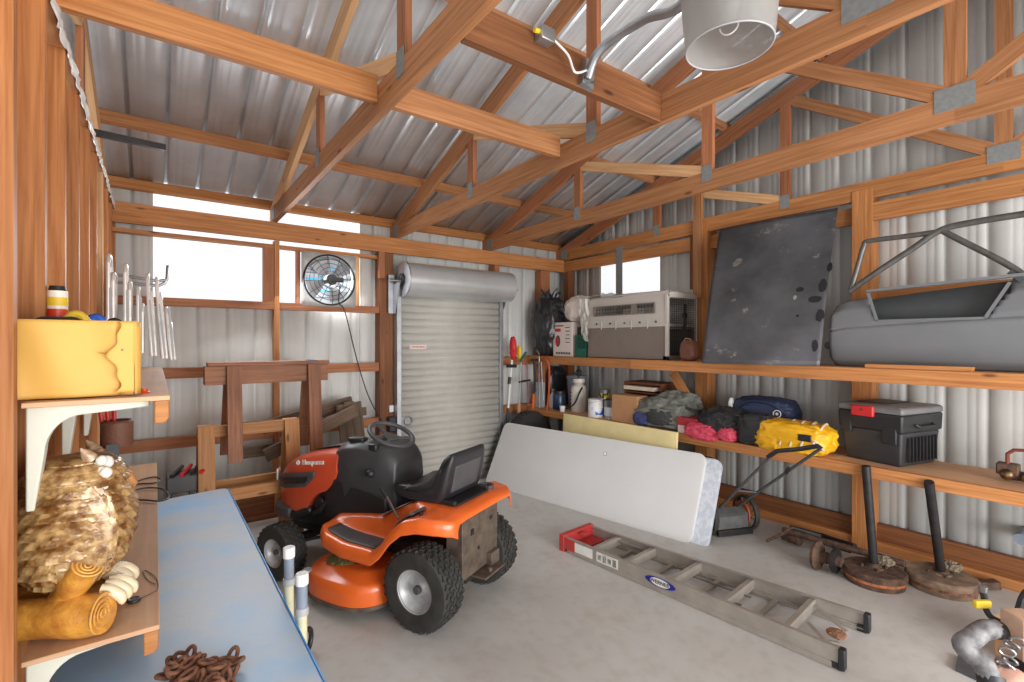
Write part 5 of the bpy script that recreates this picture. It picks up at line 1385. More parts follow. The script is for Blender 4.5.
MB().bb(X0-.006, X0+.0, wy0+.22, wy0+.29, wz0-.002, wz1+.002).obj('window_divider', W['cr2'], T)
for k in range(5): y_ = Y0+.12+k*.20; MB().cyl((X0-.008, y_, zm+.035), (X0+.002, y_, zm+.035), .010, 10).obj('side_bolt', W['blk'], T)
for k in range(4): y_ = Y0+.22+k*.21; MB().bb(X0-.008, X0+.0, y_-.004, y_+.004, zm-.03, zm+.06).obj('clip', W['cr1'], T)
# front frame and wire door
MB().bb(X0+.0, X0+.035, Y0-.012, Y0+.02, ZA+.04, zt-.04).bb(X1-.035, X1, Y0-.012, Y0+.02, ZA+.04, zt-.04).prism([(X0, zt-.05), (X0+.06, zt-.015), (X1-.06, zt-.015), (X1, zt-.05), (X1-.035, zt-.08), (X0+.035, zt-.08)], Y0-.012, Y0+.02, 'Y').obj('door_frame', W['cr1'], T, bevel=.004)
dg = MB()
for k in range(15): x_ = X0+.045+(X1-X0-.09)*k/14; dg.tube([(x_, Y0-.02, ZA+.05), (x_, Y0-.02, zt-.075)], .0025, 5)
for k in range(26): z_ = ZA+.05+(zt-.125-ZA)*k/25; dg.tube([(X0+.045, Y0-.022, z_), (X1-.045, Y0-.022, z_)], .0022, 5)
dg.obj('wire_door', W['wire'], T)
MB().bb(X0+.23, X0+.30, Y0-.035, Y0-.02, ZA+.42, ZA+.47).bb(X0+.25, X0+.28, Y0-.035, Y0-.02, ZA+.30, ZA+.56).obj('door_latch', W['blk'], T, bevel=.004)
MB().bb(X0+.02, X1-.02, Y0+.10, Y0+.5, ZA+.02, ZA+.05).obj('crate_tray', W['blk'], T)
# plastic sheet tucked at its far end
def sheet(u, v):
    y = 3.94+.15*u; z = 2.14-.50*v*(1-.1*u)+.01*noise.noise(Vector((u*4, v*6, 2)))
    x = 3.985-.012*u+.03*noise.noise(Vector((u*5, v*5, 0)))+.05*v*u
    return (x, y, z)
mb = MB().grid(sheet, 24, 40)
mb.grid(lambda u, v: (3.985+.35*v, 3.62+.44*u, 2.168+.02*noise.noise(Vector((u*6, v*6, 4)))+.01-.03*u*u), 24, 14)
o = mb.obj('plastic_sheet', mat('cloudy_plastic', (214, 212, 202), .3, 0, var=.06, alpha=.75, bump=.3, bs=20), None)
tg(o, 'crumpled cloudy plastic sheet draped over the far end of the pet crate', 'plastic sheet')
# brown leather bag
q = onX(698, 358, 4.06); 
T = thing('leather_bag', 'small brown leather bag between the pet crate and the grey sheet panel', 'bag', (4.08, 2.62, ZA))
MB().blob((4.07, 2.70, ZA+.10), (.14, .15, .20), .10, 2.0, 7, .6, 60, 40, flat=.96).obj('bag_body', mat('brown_leather', (120, 72, 54), .55, var=.2, bump=.4), T)
MB().tube([(4.03, 2.74, ZA+.18), (4.04, 2.72, ZA+.215), (4.05, 2.68, ZA+.21), (4.05, 2.65, ZA+.17)], .005, 8).obj('edge_lace', W['pale'] if False else W['card'], T)
# grey sheet panel
m, t, b = nt('scuffed_primer_panel')
tc = N(t, 'ShaderNodeTexCoord')
n1 = N(t, 'ShaderNodeTexNoise', Scale=2.2, Detail=5, Roughness=.55); t.links.new(tc.outputs['Object'], n1.inputs['Vector'])
rp = N(t, 'ShaderNodeValToRGB'); rp.color_ramp.elements[0].position = .38; rp.color_ramp.elements[1].position = .72
rp.color_ramp.elements[0].color = s2l((70, 70, 72)); rp.color_ramp.elements[1].color = s2l((104, 103, 108)); t.links.new(n1.outputs['Fac'], rp.inputs['Fac'])
mp = N(t, 'ShaderNodeMapping'); mp.inputs['Scale'].default_value = (3, 3, 4.5); t.links.new(tc.outputs['Object'], mp.inputs['Vector'])
n2 = N(t, 'ShaderNodeTexNoise', Scale=1.6, Detail=6, Roughness=.7); t.links.new(mp.outputs[0], n2.inputs['Vector'])
r2 = N(t, 'ShaderNodeValToRGB'); r2.color_ramp.elements[0].position = .62; r2.color_ramp.elements[1].position = .68
r2.color_ramp.elements[0].color = (0, 0, 0, 1); r2.color_ramp.elements[1].color = (1, 1, 1, 1); t.links.new(n2.outputs['Fac'], r2.inputs['Fac'])
mx = N(t, 'ShaderNodeMix', data_type='RGBA'); t.links.new(r2.outputs['Color'], mx.inputs[0]); t.links.new(rp.outputs['Color'], mx.inputs[6]); mx.inputs[7].default_value = s2l((140, 132, 122))
t.links.new(mx.outputs[2], b.inputs['Base Color']); b.inputs['Roughness'].default_value = .42; b.inputs['Metallic'].default_value = .25
W['primer'] = m
C0, C1, C2, C3 = onZ(702, 363, ZA+.004), onZ(820, 366, ZA+.004), onX(838, 208, 4.47), onX(720, 229, 4.47)
T = thing('sheet_panel', 'large dark grey scuffed steel panel with holes leaning against the right wall', 'metal panel', (C0+C1)/2)
def pan(u, v):
    a = C0.lerp(C1, u); b_ = C3.lerp(C2, u); p = a.lerp(b_, v)
    bow = .05*math.sin(PI*v)*(1)+.03*math.sin(PI*u)
    return p+Vector((-bow*.5, 0, 0))
MB().grid(pan, 30, 30).obj('panel_sheet', W['primer'], T, solid=.005)
W['hole'] = mat('dark_hole', (26, 25, 26), .8)
hl = []
for (px, py, rx, rz, mt) in ((823, 285, .030, .055, 'hole'), (815, 299, .045, .030, 'hole'), (801, 290, .030, .02, 'hole'), (821, 310, .0, 0, 0), (795, 298, .012, .02, 0), (821, 315, .030, .050, 'hole'), (798, 316, .012, .01, 'hole'), (829, 268, .018, .04, 'hole'), (816, 347, .02, .045, 'hole')):
    if not rx: continue
    # solve on the panel: bilinear search
    best = None
    for iu in range(61):
        for iv in range(61):
            p = pan(iu/60, iv/60); d = SN*p.x+CS*p.y; x = CX+FP*(CS*p.x-SN*p.y)/d; y = CY-FP*(p.z-CH)/d
            e_ = (x-px)**2+(y-py)**2
            if best is None or e_ < best[0]: best = (e_, p, iu/60, iv/60)
    p = best[1]; nrm = (pan(min(1, best[2]+.02), best[3])-pan(max(0, best[2]-.02), best[3])).cross(pan(best[2], min(1, best[3]+.02))-pan(best[2], max(0, best[3]-.02))).normalized()
    if nrm.x > 0: nrm = -nrm
    hl.append((p, nrm, rx, rz, mt))
for p, nrm, rx, rz, mt in hl:
    mb = MB(); d, s_, u_ = frame_for(nrm); c = mb._v(p+nrm*.006); R = []
    for k in range(20):
        a = 2*PI*k/20; w_ = 1+.25*noise.noise(Vector((math.cos(a)*2, math.sin(a)*2, p.z*9))); R.append(mb._v(p+nrm*.005+s_*(rx*w_*math.cos(a))+u_*(rz*w_*math.sin(a))))
    for k in range(20): mb._f([c, R[k], R[(k+1) % 20]])
    mb.obj('worn_spot', W['hole'] if mt else W['alu'], T)
# ---------------------------------------------------------------- car door shell in front of the right wall
W['door'] = mat('grey_primer_paint', (118, 120, 122), .42, .15, var=.05, vs=3)
W['dtube'] = mat('bare_frame_metal', (96, 93, 90), .4, .4, var=.2, vs=20)
W['doord'] = mat('dark_primer', (70, 74, 74), .55, .1, var=.08, vs=3)
T = thing('car_door', 'long grey primed car door shell with bare window frame on the upper shelf', 'car door', (4.2, .7, ZA))
XD = 4.10
def PX(x, y, X=XD): p = onX(x, y, X); return (p.y, p.z)
def skin(zf, yf, off, n=1): pass
# outer skin as a height profile across z, from the lower edge to the belt, along y
ya, yb = 1.53, -.05
def belt(y): return interp([(-.05, 2.06), (.51, 2.035), (1.0, 1.995), (1.30, 1.965), (1.43, 1.95), (1.50, 1.925), (1.535, 1.87)], y)
def low(y): return interp([(-.05, ZA+.004), (1.49, ZA+.004), (1.515, ZA+.015), (1.535, ZA+.06)], y)
def dx(f): return XD+interp([(0, .055), (.08, .02), (.30, 0), (.56, .0), (.575, .012), (.60, .014), (.615, .002), (.86, .02), (1, .08)], f)
oy0, oy1 = onX(877, 321, XD).y, onX(985, 318, XD).y
zt0 = onX(877, 321, XD).z
def outer(u, v):
    y = ya+(yb-ya)*u; z = low(y)+(belt(y)-low(y))*v
    return (dx(v), y, z)
mb = MB(); NU, NV = 64, 48
def inopen(y, z):
    L_ = interp([(zt0-.01, onX(877, 321, XD).y), (zt0+.14, onX(868, 293, XD).y)], z); R_ = interp([(zt0-.01, onX(985, 318, XD).y), (zt0+.16, onX(1010, 284, XD).y)], z)
    return z > zt0 and R_ < y < L_
V_ = [[mb._v(Vector(outer(i/NU, j/NV))) for j in range(NV+1)] for i in range(NU+1)]
for i in range(NU):
    for j in range(NV):
        p = Vector(outer((i+.5)/NU, (j+.5)/NV))
        if inopen(p.y, p.z) : continue
        mb._f([V_[i][j], V_[i+1][j], V_[i+1][j+1], V_[i][j+1]])
mb.obj('outer_skin', W['door'], T, solid=.006, sharp=50)
MB().grid(lambda u, v: (XD+.10, 1.44-1.45*u, ZA+.01+(belt(1.44-1.45*u)-ZA-.02)*v), 20, 4).obj('inner_panel', W['doord'], T, solid=.006)
# opening edges
e1 = [(dx(.5)+.002,)+PX(868, 293), (dx(.5)+.002,)+PX(877, 321), (dx(.5)+.002,)+PX(985, 318), (dx(.5)+.002,)+PX(1010, 282)]
mb = MB()
for p, q in zip(e1, e1[1:]): mb.board((p[0], p[1], p[2]), (q[0], q[1], q[2]), .014, .016)
mb.obj('opening_edge', W['door'], T)
MB().board((XD+.03,)+PX(866, 291), (XD+.03,)+PX(1024, 274), .05, .018).obj('belt_rail', W['door'], T)
def fr_tube(pp, r, nm='window_tube'):
    P_ = smooth([(XD+.06,)+PX(x, y, XD+.06) for x, y in pp], 6); MB().tube(P_, r, 12).obj(nm, W['dtube'], T)
fr_tube([(851, 290), (858, 266), (864, 246), (869, 241), (900, 237), (930, 233), (941, 231)], .018)
fr_tube([(850, 291), (880, 270), (912, 249), (941, 230), (975, 222), (1024, 214), (1080, 206)], .021)
fr_tube([(941, 230), (960, 240), (990, 255), (1010, 266), (1022, 274)], .019)
MB().board((XD+.05,)+PX(1008, 271), (XD+.05,)+PX(1022, 280), .04, .03).obj('hinge_block', W['doord'], T)
MB().cyl((XD+.03, 1.545, 1.62), (XD+.08, 1.545, 1.62), .03).obj('latch', W['steel'], T)
y1_, y0_ = onX(866, 368, 3.99).y, onX(974, 371, 3.99).y
o = MB().bb(3.965, 4.02, y0_, y1_, ZA+.003, ZA+.03).obj('wood_strip', W['lum'], None, bevel=.002); tg(o, 'thin orange wood strip lying along the shelf edge in front of the car door', 'wood strip')
# ================================================================ lower shelf
z = ZB
c = Vector((4.45, 4.62, z))
T = thing('bucket', 'grey blue plastic bucket at the back behind the dark blue jar', 'bucket', c)
MB().lathe([(0, 0), (.10, 0), (.125, .40), (.132, .40), (.132, .415), (.12, .415), (.10, .01)], c).obj('bucket_body', mat('bucket_grey', (138, 146, 160), .5), T)
MB().torus(c+Vector((0, 0, .39)), .134, .006).obj('rim', mat('bucket_rim', (156, 162, 172), .5), T)
c = Vector((4.13, 4.60, z)); W['jar'] = mat('dark_blue_jar', (34, 56, 84), .3, 0, var=.3, vs=18)
T = thing('blue_jar', 'dark blue squat jar with black lid in front of the grey bucket', 'jar', c)
MB().lathe([(0, 0), (.075, 0), (.082, .02), (.082, .17), (.07, .20), (0, .20)], c).obj('jar_body', W['jar'], T)
MB().lathe([(.074, .195), (.076, .235), (.0, .24)], c).obj('jar_lid', W['blk'], T)
T = thing('white_jug', 'small translucent white jug left of the dark blue jar', 'jug', (4.2, 4.78, z)); c = Vector((4.2, 4.80, z))
MB().lathe([(0, 0), (.05, 0), (.055, .02), (.055, .14), (.02, .19), (.02, .21), (0, .21)], c).obj('jug_body', W['white'], T)
MB().cyl(c+Vector((0, 0, .205)), c+Vector((0, 0, .235)), .023).obj('jug_cap', W['grey'], T)
# pump sprayer
c = Vector((4.22, 4.34, z)); T = thing('pump_sprayer', 'white tank pump sprayer with black hose on the lower shelf', 'sprayer', c)
W['tank'] = mat('milky_tank', (216, 210, 200), .4, 0, var=.03)
MB().lathe([(0, 0), (.09, 0), (.098, .02), (.098, .27), (.085, .31), (.05, .335), (.05, .35), (0, .35)], c).obj('tank', W['tank'], T)
MB().lathe([(.06, .345), (.075, .36), (.075, .40), (.05, .41), (0, .41)], c).obj('collar', W['tank'], T)
MB().cyl(c+Vector((0, 0, .40)), c+Vector((0, 0, .44)), .015).torus(c+Vector((0, 0, .47)), .035, .010, (1, .6, 0)).obj('pump_handle', W['blk'], T)
MB().tube(smooth([c+Vector((-.03, -.09, .30)), c+Vector((-.10, -.10, .22)), c+Vector((-.13, -.05, .10)), c+Vector((-.17, .08, .03)), c+Vector((-.2, .2, .012))], 8), .010, 8).obj('spray_hose', W['blk'], T)
for k in range(4): MB().box(c+Vector((-.094, .035, .10+k*.045)), (.008, .03, .006), .35).obj('scale_mark', W['blk'], T)
c = Vector((4.02, 4.42, z)); o = MB().lathe([(0, 0), (.028, 0), (.036, .07), (.033, .07), (.026, .006)], c).obj('cup', W['white'], None); tg(o, 'small white cup standing on the shelf edge in front of the sprayer hose', 'cup')
# paint cans
def can(c, r, h, label, mbody, mband, nm='paint_can'):
    T = thing(nm, label, 'can', c, 0, 'paint cans on the lower shelf')
    MB().lathe([(0, 0), (r, 0), (r*1.03, .004), (r, .01), (r, h-.01), (r*1.03, h-.004), (r, h), (r*.9, h-.004), (0, h-.004)], c).obj('can_body', mbody, T)
    MB().lathe([(r*1.01, h*.15), (r*1.01, h*.62)], c).obj('paint_label', mband, T)
    MB().torus(c+Vector((0, 0, h*.8)), r*1.08, .002, (0, .3, 1), 30, 5).obj('wire_handle', W['steel'], T)
    return T
W['pb'] = mat('blue_white_label', (32, 88, 190), .4, 0, c2=(230, 232, 236), vs=7, thr=(.48, .52))
can(Vector((4.06, 3.90, z)), .086, .205, 'paint can with a blue and white label, left of the pair', W['white'], W['pb'])
can(Vector((4.14, 3.72, z)), .09, .205, 'grey and white paint can right of the blue one', W['steel'], mat('pale_label', (214, 216, 220), .5, var=.08))
T = can(Vector((4.12, 3.82, z+.207)), .062, .11, 'small yellow and black can stacked on top of the two paint cans', W['steel'], mat('yellow_label', (214, 186, 40), .5, c2=(30, 30, 30), vs=12, thr=(.42, .46)), 'small_can')
# drawer cabinet and carton
T = thing('wooden_drawer_box', 'dark brown wooden box with an open slot, behind the cardboard carton', 'wooden box', (4.4, 3.45, z))
W['brownw'] = wood('brown_box_wood', (128, 76, 48), (92, 52, 32), knots=False)
MB().bb(4.22, 4.52, 3.12, 3.62, z+.002, z+.02).bb(4.22, 4.52, 3.12, 3.62, z+.395, z+.42).bb(4.50, 4.52, 3.12, 3.62, z+.02, z+.395).bb(4.22, 4.5, 3.60, 3.62, z+.02, z+.395).bb(4.22, 4.5, 3.12, 3.14, z+.02, z+.395).bb(4.22, 4.5, 3.14, 3.6, z+.30, z+.315).obj('cabinet_case', W['brownw'], T, bevel=.002)
MB().bb(4.19, 4.48, 3.20, 3.60, z+.335, z+.375).obj('papers', mat('cream_paper', (222, 206, 184), .7), T)
T = thing('carton', 'tan cardboard carton on the lower shelf left of the grey cloth heap', 'box', (4.1, 3.4, z))
MB().bb(4.00, 4.17, 3.26, 3.60, z+.002, z+.29).obj('carton_body', W['card'], T, bevel=.003)
MB().bb(4.00, 4.17, 3.22, 3.26, z+.25, z+.253).obj('carton_flap', W['card'], T)
# grey cloth heap
W['gcl'] = mat('grey_green_cloth', (118, 120, 112), .85, 0, var=.12, vs=9, bump=.2, bs=90)
T = thing('grey_tarp', 'crumpled heap of grey green cloth in the middle of the lower shelf', 'tarp', (4.16, 3.05, z))
MB().blob((4.14, 3.03, z+.13), (.34, .66, .32), .24, 1.7, 21, .8, 150, 90, flat=.75).obj('cloth_heap', W['gcl'], T)
MB().blob((4.22, 2.92, z+.25), (.26, .46, .22), .24, 2.0, 31, .8, 110, 60).obj('upper_fold', W['gcl'], T)
MB().blob((4.02, 3.20, z+.07), (.12, .22, .14), .2, 2.2, 14, .8, 60, 40, flat=.95).obj('blue_lining', mat('blue_lining', (66, 70, 118), .8), T)
MB().blob((4.0, 2.98, z+.12), (.10, .28, .18), .22, 2.2, 17, .8, 60, 40, flat=.95).obj('dark_fold', mat('charcoal_cloth', (62, 64, 62), .85, bump=.2), T)
# red and white carton
T = thing('small_carton', 'small red and white carton peeking from under the pink and black jacket', 'box', (4.0, 2.62, z))
MB().bb(3.975, 4.12, 2.56, 2.76, z+.002, z+.075).obj('carton_body', mat('carton_white', (222, 204, 198), .6), T, bevel=.003)
MB().bb(3.97, 4.125, 2.555, 2.765, z+.075, z+.15).obj('carton_lid', mat('carton_red', (158, 38, 48), .6), T, bevel=.003)
# pink and black jacket
W['pink'] = mat('pink_cloth', (206, 72, 94), .8, 0, var=.15, bump=.2); W['bcl'] = mat('black_cloth', (46, 45, 46), .85, 0, var=.2, bump=.25)
T = thing('jacket', 'bundled pink and black jacket hanging slightly over the lower shelf edge', 'jacket', (4.0, 2.4, z))
MB().blob((4.10, 2.36, z+.13), (.32, .42, .28), .22, 1.9, 41, .8, 110, 70, flat=.9).obj('black_body', W['bcl'], T)
MB().blob((3.99, 2.50, z+.045), (.17, .34, .15), .24, 2.2, 44, .75, 100, 60).obj('pink_panel', W['pink'], T)
MB().blob((3.98, 2.26, z+.06), (.14, .16, .12), .2, 2.2, 47, .8, 60, 40).obj('pink_sleeve', W['pink'], T)
o = MB().blob((4.06, 2.04, z+.125), (.26, .27, .26), .12, 2.2, 53, .5, 80, 50, flat=.95)
T = thing('black_tote', 'black fabric tote with a pale patterned side, beside the jacket', 'bag', (4.06, 2.04, z)); o.obj('tote_body', W['bcl'], T)
MB().bb(3.945, 3.975, 1.93, 1.98, z+.02, z+.20).obj('side_panel', mat('patterned_panel', (206, 190, 180), .8, c2=(120, 110, 106), vs=60), T, bevel=.01)
MB().tube(smooth([(3.98, 2.12, z+.22), (3.96, 2.2, z+.24), (4.0, 2.35, z+.22), (3.98, 2.45, z+.17)], 6), .010, 8).obj('strap', W['bcl'], T)
# navy duffel behind, yellow bag in front
T = thing('duffel_bag', 'navy blue duffel bag lying behind the yellow bag, round white badge on its side', 'bag', (4.36, 2.15, z), math.radians(0))
W['navy'] = mat('navy_fabric', (38, 50, 78), .6, 0, var=.15, bump=.25, bs=40)
q = onX(765, 408, 4.32)
MB().blob((4.38, q.y+.02, z+.235), (.34, .54, .27), .09, 1.8, 61, .62, 110, 70).obj('bag_body', W['navy'], T)
MB().blob((4.38, q.y+.02, z+.06), (.30, .46, .12), .2, 2.4, 63, .6, 60, 40, flat=.95).obj('bag_base', W['navy'], T)
qq = onX(777, 414, 4.21); MB().torus(qq, .030, .004, (-1, -.1, .1), 24, 6).cyl(qq, qq+Vector((-.004, 0, 0)), .012).obj('badge', W['white'], T)
MB().tube(smooth([(4.22, q.y+.24, z+.22), (4.20, q.y+.1, z+.33), (4.20, q.y-.1, z+.335), (4.24, q.y-.22, z+.25)], 8), .010, 8).obj('carry_strap', W['navy'], T)
MB().blob((4.25, q.y+.27, z+.26), (.06, .04, .16), .2, 3, 65, .7, 30, 20).obj('pale_end_panel', W['white'], T)
W['ybag'] = mat('yellow_vinyl', (232, 172, 26), .42, 0, var=.08, bump=.3, bs=24)
T = thing('yellow_dry_bag', 'rolled yellow vinyl bag tied with cord on the lower shelf edge', 'bag', (4.08, 1.72, z))
MB().blob((4.05, 1.76, z+.115), (.29, .56, .24), .11, 1.6, 71, .55, 140, 80, flat=.96).obj('bag_body', W['ybag'], T)
MB().blob((3.99, 1.86, z+.075), (.18, .32, .16), .16, 1.9, 74, .7, 90, 50, flat=.9).obj('folded_flap', W['ybag'], T)
mb = MB()
for k in range(4):
    y_ = 1.78-.075*k; mb.tube(smooth([(3.90, y_+.02, z+.06), (3.925, y_, z+.14), (3.98, y_-.02, z+.215), (4.06, y_-.02, z+.24), (4.14, y_, z+.22)], 6), .008, 6)
mb.tube(smooth([(3.93, 1.78, z+.19), (3.92, 1.65, z+.17), (3.92, 1.55, z+.12), (3.93, 1.50, z+.06)], 6), .010, 6)
mb.obj('cord', mat('pale_cord', (208, 190, 164), .9), T)
MB().box((3.905, 1.62, z+.14), (.02, .09, .05)).obj('printed_mark', W['blk'], T, bevel=.004)
# tool box
T = thing('tool_box', 'large black plastic tool box with grey lid and red latch on the lower shelf', 'tool box', (4.32, 1.22, z), math.radians(-13))
Mi = wm(T)
def TB(mb, n, m, **k): return mb.obj(n, m, T, world=False, **k)
w2, l2 = .235, .205
rings = []
for zz, kx, ky in ((.002, .86, .88), (.02, .88, .90), (.20, .95, .96), (.235, .97, .98)):
    rings.append([(-w2*kx, -l2*ky, zz), (w2*kx, -l2*ky, zz), (w2*kx, l2*ky, zz), (-w2*kx, l2*ky, zz)])
TB(MB().loft(rings), 'tub', mat('tub_black', (52, 53, 55), .5, var=.1), bevel=.012)
TB(MB().loft([[(-w2*k, -l2*k, zz), (w2*k, -l2*k, zz), (w2*k, l2*k, zz), (-w2*k, l2*k, zz)] for zz, k in ((.235, 1.02), (.345, 1.04), (.36, 1.04))]), 'upper_band', W['blk'], bevel=.012)
TB(MB().loft([[(-w2*k, -l2*k, zz), (w2*k, -l2*k, zz), (w2*k, l2*k, zz), (-w2*k, l2*k, zz)] for zz, k in ((.36, 1.05), (.395, 1.05), (.41, 1.0), (.415, .9))]), 'lid', mat('lid_grey', (112, 112, 112), .5, var=.1), bevel=.012)
TB(MB().box((-w2*1.06, .035, .365), (.03, .15, .075)), 'red_latch', W['red'], bevel=.008)
TB(MB().cyl((-w2*1.06-.018, .035, .375), (-w2*1.06-.01, .035, .375), .010, 12), 'latch_keyhole', W['brass'])
mb = MB()
for k in range(9): mb.box((-.16+k*.04, -l2*1.0, .12), (.008, .02, .17))
TB(mb, 'end_ribs', W['blk'])
TB(MB().tube([(-.10, -l2*1.06, .29), (-.09, -l2*1.06-.015, .275), (.09, -l2*1.06-.015, .275), (.10, -l2*1.06, .29)], .010, 8), 'end_handle', W['blk'])
TB(MB().box((-w2*.99, -.13, .21), (.02, .09, .11)), 'corner_guard', W['blk'], bevel=.006)
TB(MB().box((-w2*.99, .155, .25), (.02, .07, .10)), 'corner_guard', W['blk'], bevel=.006)
TB(MB().box((0, .04, .417), (.30, .20, .008)), 'lid_recess', W['blk'], bevel=.004)
# hitch ball mount
q = Vector((4.24, .565, z)); T = thing('hitch_coupler', 'tarnished ball hitch clamp with a red brown lever on the shelf', 'hitch', q)
MB().sphere(q+Vector((-.03, .03, .045)), .036).sphere(q+Vector((-.03, -.055, .04)), .03).obj('hitch_ball', W['brass'], T)
MB().box(q+Vector((.0, .03, .075)), (.08, .10, .07)).cyl(q+Vector((.0, -.1, .04)), q+Vector((.0, .06, .04)), .03).obj('clamp_body', W['rust'], T, bevel=.008)
MB().tube([q+Vector((-.02, .03, .10)), q+Vector((-.02, .03, .17)), q+Vector((-.03, .0, .20)), q+Vector((-.03, -.05, .205))], .011, 8).obj('lever', mat('red_brown_lever', (122, 58, 44), .6), T)
# ================================================================ corner tools
def pole(name, label, P, parts):
    T = thing(name, label, 'garden tool', (P[0][0], P[0][1], P[0][2]), 0, 'long handled tools hung in the far corner')
    for nm, pts, r, m in parts: MB().tube([Vector(p) for p in pts], r, 10).obj(nm, m, T)
    return T
def cy_(x, y, Y=4.86): return onY(x, y, Y)
T = pole('pole_saw', 'white pole tool with red and yellow head hanging beside the roll-up door', [cy_(509, 420)], [
    ('pole', [cy_(512, 360), cy_(508, 412)], .013, W['white']), ('grip', [cy_(510, 377), cy_(509, 384)], .022, W['blk']), ('lower_grip', [cy_(508, 408), cy_(507, 424)], .018, W['blk'])])
MB().blob(cy_(513, 348), (.07, .10, .28), .15, 2, 3, .8, 40, 30).obj('red_housing', W['red'], T)
MB().blob(cy_(519, 352), (.05, .08, .16), .15, 2, 5, .8, 30, 20).obj('yellow_trigger', W['yel'], T)
MB().board(cy_(507, 366), cy_(516, 366), .03, .04).obj('clamp', W['blk'], T)
T = pole('garden_edger', 'green and black shafted edger hanging right of the white pole tool', [cy_(520, 420)], [
    ('shaft', [cy_(521, 362), cy_(519, 412)], .010, W['grey']), ('green_clamp', [cy_(526, 352), cy_(520, 362)], .016, W['grn']), ('black_handle', [cy_(519, 382), cy_(530, 380)], .013, W['blk']), ('tan_tip', [cy_(519, 404), cy_(519, 415)], .022, W['card'])])
T = pole('pruner', 'thin red shafted pruner hanging against the corner post', [cy_(527, 418)], [
    ('shaft', [cy_(527, 362), cy_(528, 406)], .008, mat('faded_pink_red', (160, 70, 74), .6))])
T = pole('hedge_shears', 'black hedge shears with orange grip hanging at the shelf end', [(3.86, 5.0, .9)], [
    ('blade', [onX(534, 358, 3.88), onX(535, 392, 3.88)], .014, W['blk2']), ('orange_grip', [onX(534, 394, 3.88), onX(533, 408, 3.88)], .018, W['org']), ('pivot', [onX(531, 360, 3.90), onX(538, 360, 3.90)], .014, W['blk'])])
T = pole('steel_pruner', 'bright steel lopper hanging from the shelf end beside the orange strap', [(3.86, 4.9, .9)], [
    ('arm', [onX(539, 356, 3.88), onX(539, 408, 3.88)], .012, W['steel']), ('arm', [onX(541, 362, 3.88), onX(543, 400, 3.88)], .010, W['steel']), ('hook', [onX(537, 350, 3.88), onX(540, 356, 3.88)], .012, W['steel'])])
o = MB().tube(smooth([onX(538, 361, 3.93), onX(545, 359, 3.92), onX(549, 366, 3.92), onX(549, 390, 3.92), onX(547, 410, 3.93)], 8), .012, 8).obj('orange_strap', mat('orange_webbing', (196, 82, 44), .7), None); tg(o, 'orange strap looped from the upper shelf down to the lower shelf end', 'strap')
o = MB().blob((4.36, 4.92, z+.26), (.28, .12, .5), .2, 2, 8, .6, 50, 40, flat=.96).obj('dark_sack', W['bag'], None); tg(o, 'dark sack standing in the shadowed back corner of the lower shelf', 'bag')
o = MB().bb(4.0, 4.10, 4.84, 4.93, z+.002, z+.33).obj('storage_container', W['grey'], None, bevel=.004); tg(o, 'narrow pale grey container behind the hanging steel lopper', 'container')
o = MB().blob(onY(503, 432, 4.84), (.16, .16, .16), .3, 3, 9, .8, 40, 30).obj('tool_foot', W['blk2'], None) if False else None
# ================================================================ barn lamp
L0 = Vector((1.50, .85, 2.68)); T = thing('yard_lamp', 'hanging barn lamp with a frosted plastic skirt and grey curved arm', 'lamp', (1.50, .85, 2.6))
m, t, b = nt('frosted_skirt'); b.inputs['Base Color'].default_value = (.52, .51, .49, 1); b.inputs['Roughness'].default_value = .35
b.inputs['Transmission Weight'].default_value = .5; b.inputs['Alpha'].default_value = .72; b.inputs['Subsurface Weight'].default_value = 0
W['frost'] = m
zb_ = 2.605
MB().lathe([(.128, 0), (.133, .002), (.132, .01), (.140, .10), (.149, .22), (.153, .30)], (L0.x, L0.y, zb_), n=64).obj('skirt', W['frost'], T, solid=.004)
MB().torus((L0.x, L0.y, zb_), .131, .003, nR=64).obj('skirt_rim', W['grey'], T)
MB().lathe([(.156, .30), (.158, .33), (.12, .40), (.07, .44), (.07, .56), (0, .56)], (L0.x, L0.y, zb_), n=48).obj('housing', W['galv'], T)
MB().lathe([(0, .09), (.02, .095), (.034, .13), (.034, .18), (.02, .22), (.02, .30), (0, .30)], (L0.x, L0.y, zb_), n=28).obj('bulb', mat('lamp_glass', (238, 236, 228), .1, 0, var=.02, coat=1), T)
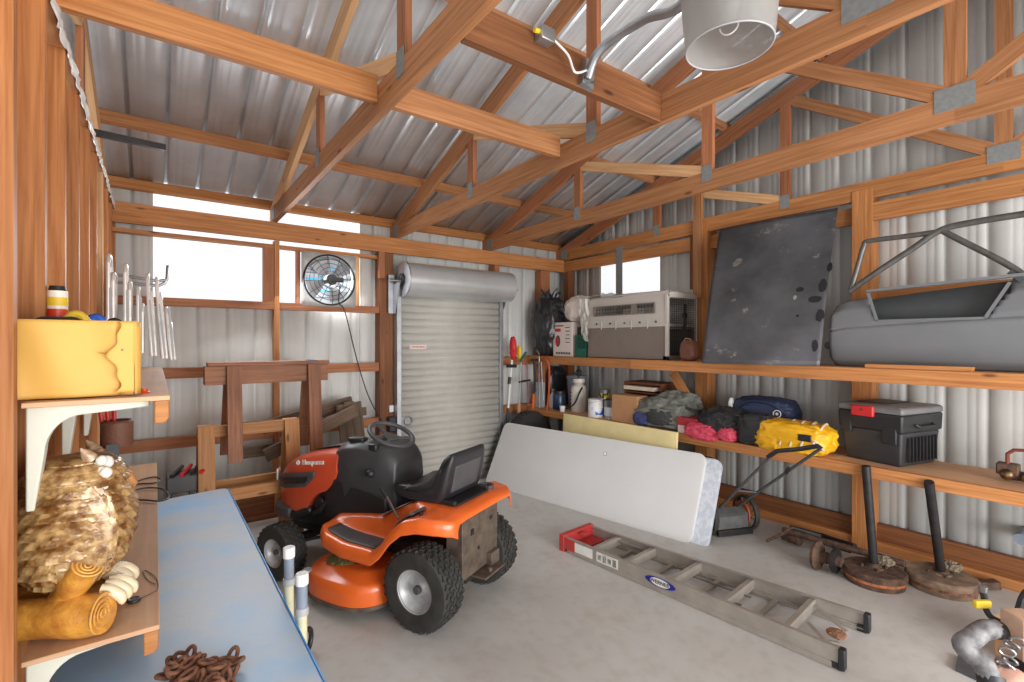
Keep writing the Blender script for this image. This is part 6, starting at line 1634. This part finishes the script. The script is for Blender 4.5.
MB().torus((L0.x, L0.y, zb_+.07), .028, .0025, (1, .3, .0), 20, 6, a0=PI, a1=2*PI).obj('bulb_wire', W['white'], T)
A1 = onY(583, 76, 1.55); A1 = Vector((A1.x, 1.548, A1.z))
arm = smooth([A1+Vector((0, -.03, -.02)), onY(596, 56, 1.46), onY(612, 40, 1.38), onY(645, 19, 1.22), onY(688, -3, 1.02), Vector((L0.x, L0.y, 3.14))], 8)
MB().tube(arm, .019, 12).obj('curved_arm', W['galv'], T)
MB().prism([(A1.x-.03, A1.z-.05), (A1.x+.04, A1.z-.06), (A1.x+.05, A1.z+.06), (A1.x+.0, A1.z+.07)], 1.525, 1.552, 'Y').obj('arm_bracket', W['galv'], T)
MB().cyl(A1+Vector((-.01, -.035, -.03)), A1+Vector((-.01, 0, -.03)), .008, 6).cyl(A1+Vector((.03, -.035, -.035)), A1+Vector((.03, 0, -.035)), .008, 6).obj('bracket_bolts', W['steel'], T)
b1 = onY(549, 33, 1.50)
T = thing('junction_box', 'small grey junction box with yellow wire nut on the dark lamp beam', 'junction box', b1)
MB().bb(b1.x-.035, b1.x+.035, 1.50, 1.551, b1.z-.028, b1.z+.028).obj('metal_box', W['galv'], T, bevel=.004)
MB().cyl(Vector((b1.x-.06, 1.52, b1.z+.0)), Vector((b1.x-.03, 1.52, b1.z+.005)), .010, 10).obj('wire_nut', W['yel'], T)
MB().tube(smooth([Vector((b1.x+.035, 1.51, b1.z-.01)), onY(568, 55, 1.50), onY(575, 72, 1.50), A1+Vector((-.02, -.04, 0))], 8), .005, 8).obj('white_cable', W['white'], T)
# hanging things at the right edge
o = MB().sphere(onX(1026, 403, 4.0) if False else onX(1023, 533, 4.3), .035, 20, 12).obj('steel_ball', W['steel'], None); 
bpy.data.objects.remove(o)
q = onX(1024, 535, 4.6)
T = thing('wall_pipe', 'short blue grey pipe end at the right frame edge below the shelf', 'pipe', q)
MB().cyl(q+Vector((-.12, 0, 0)), Vector((XS-.0, q.y, q.z)), .035).obj('pipe', W['pgrey'], T)
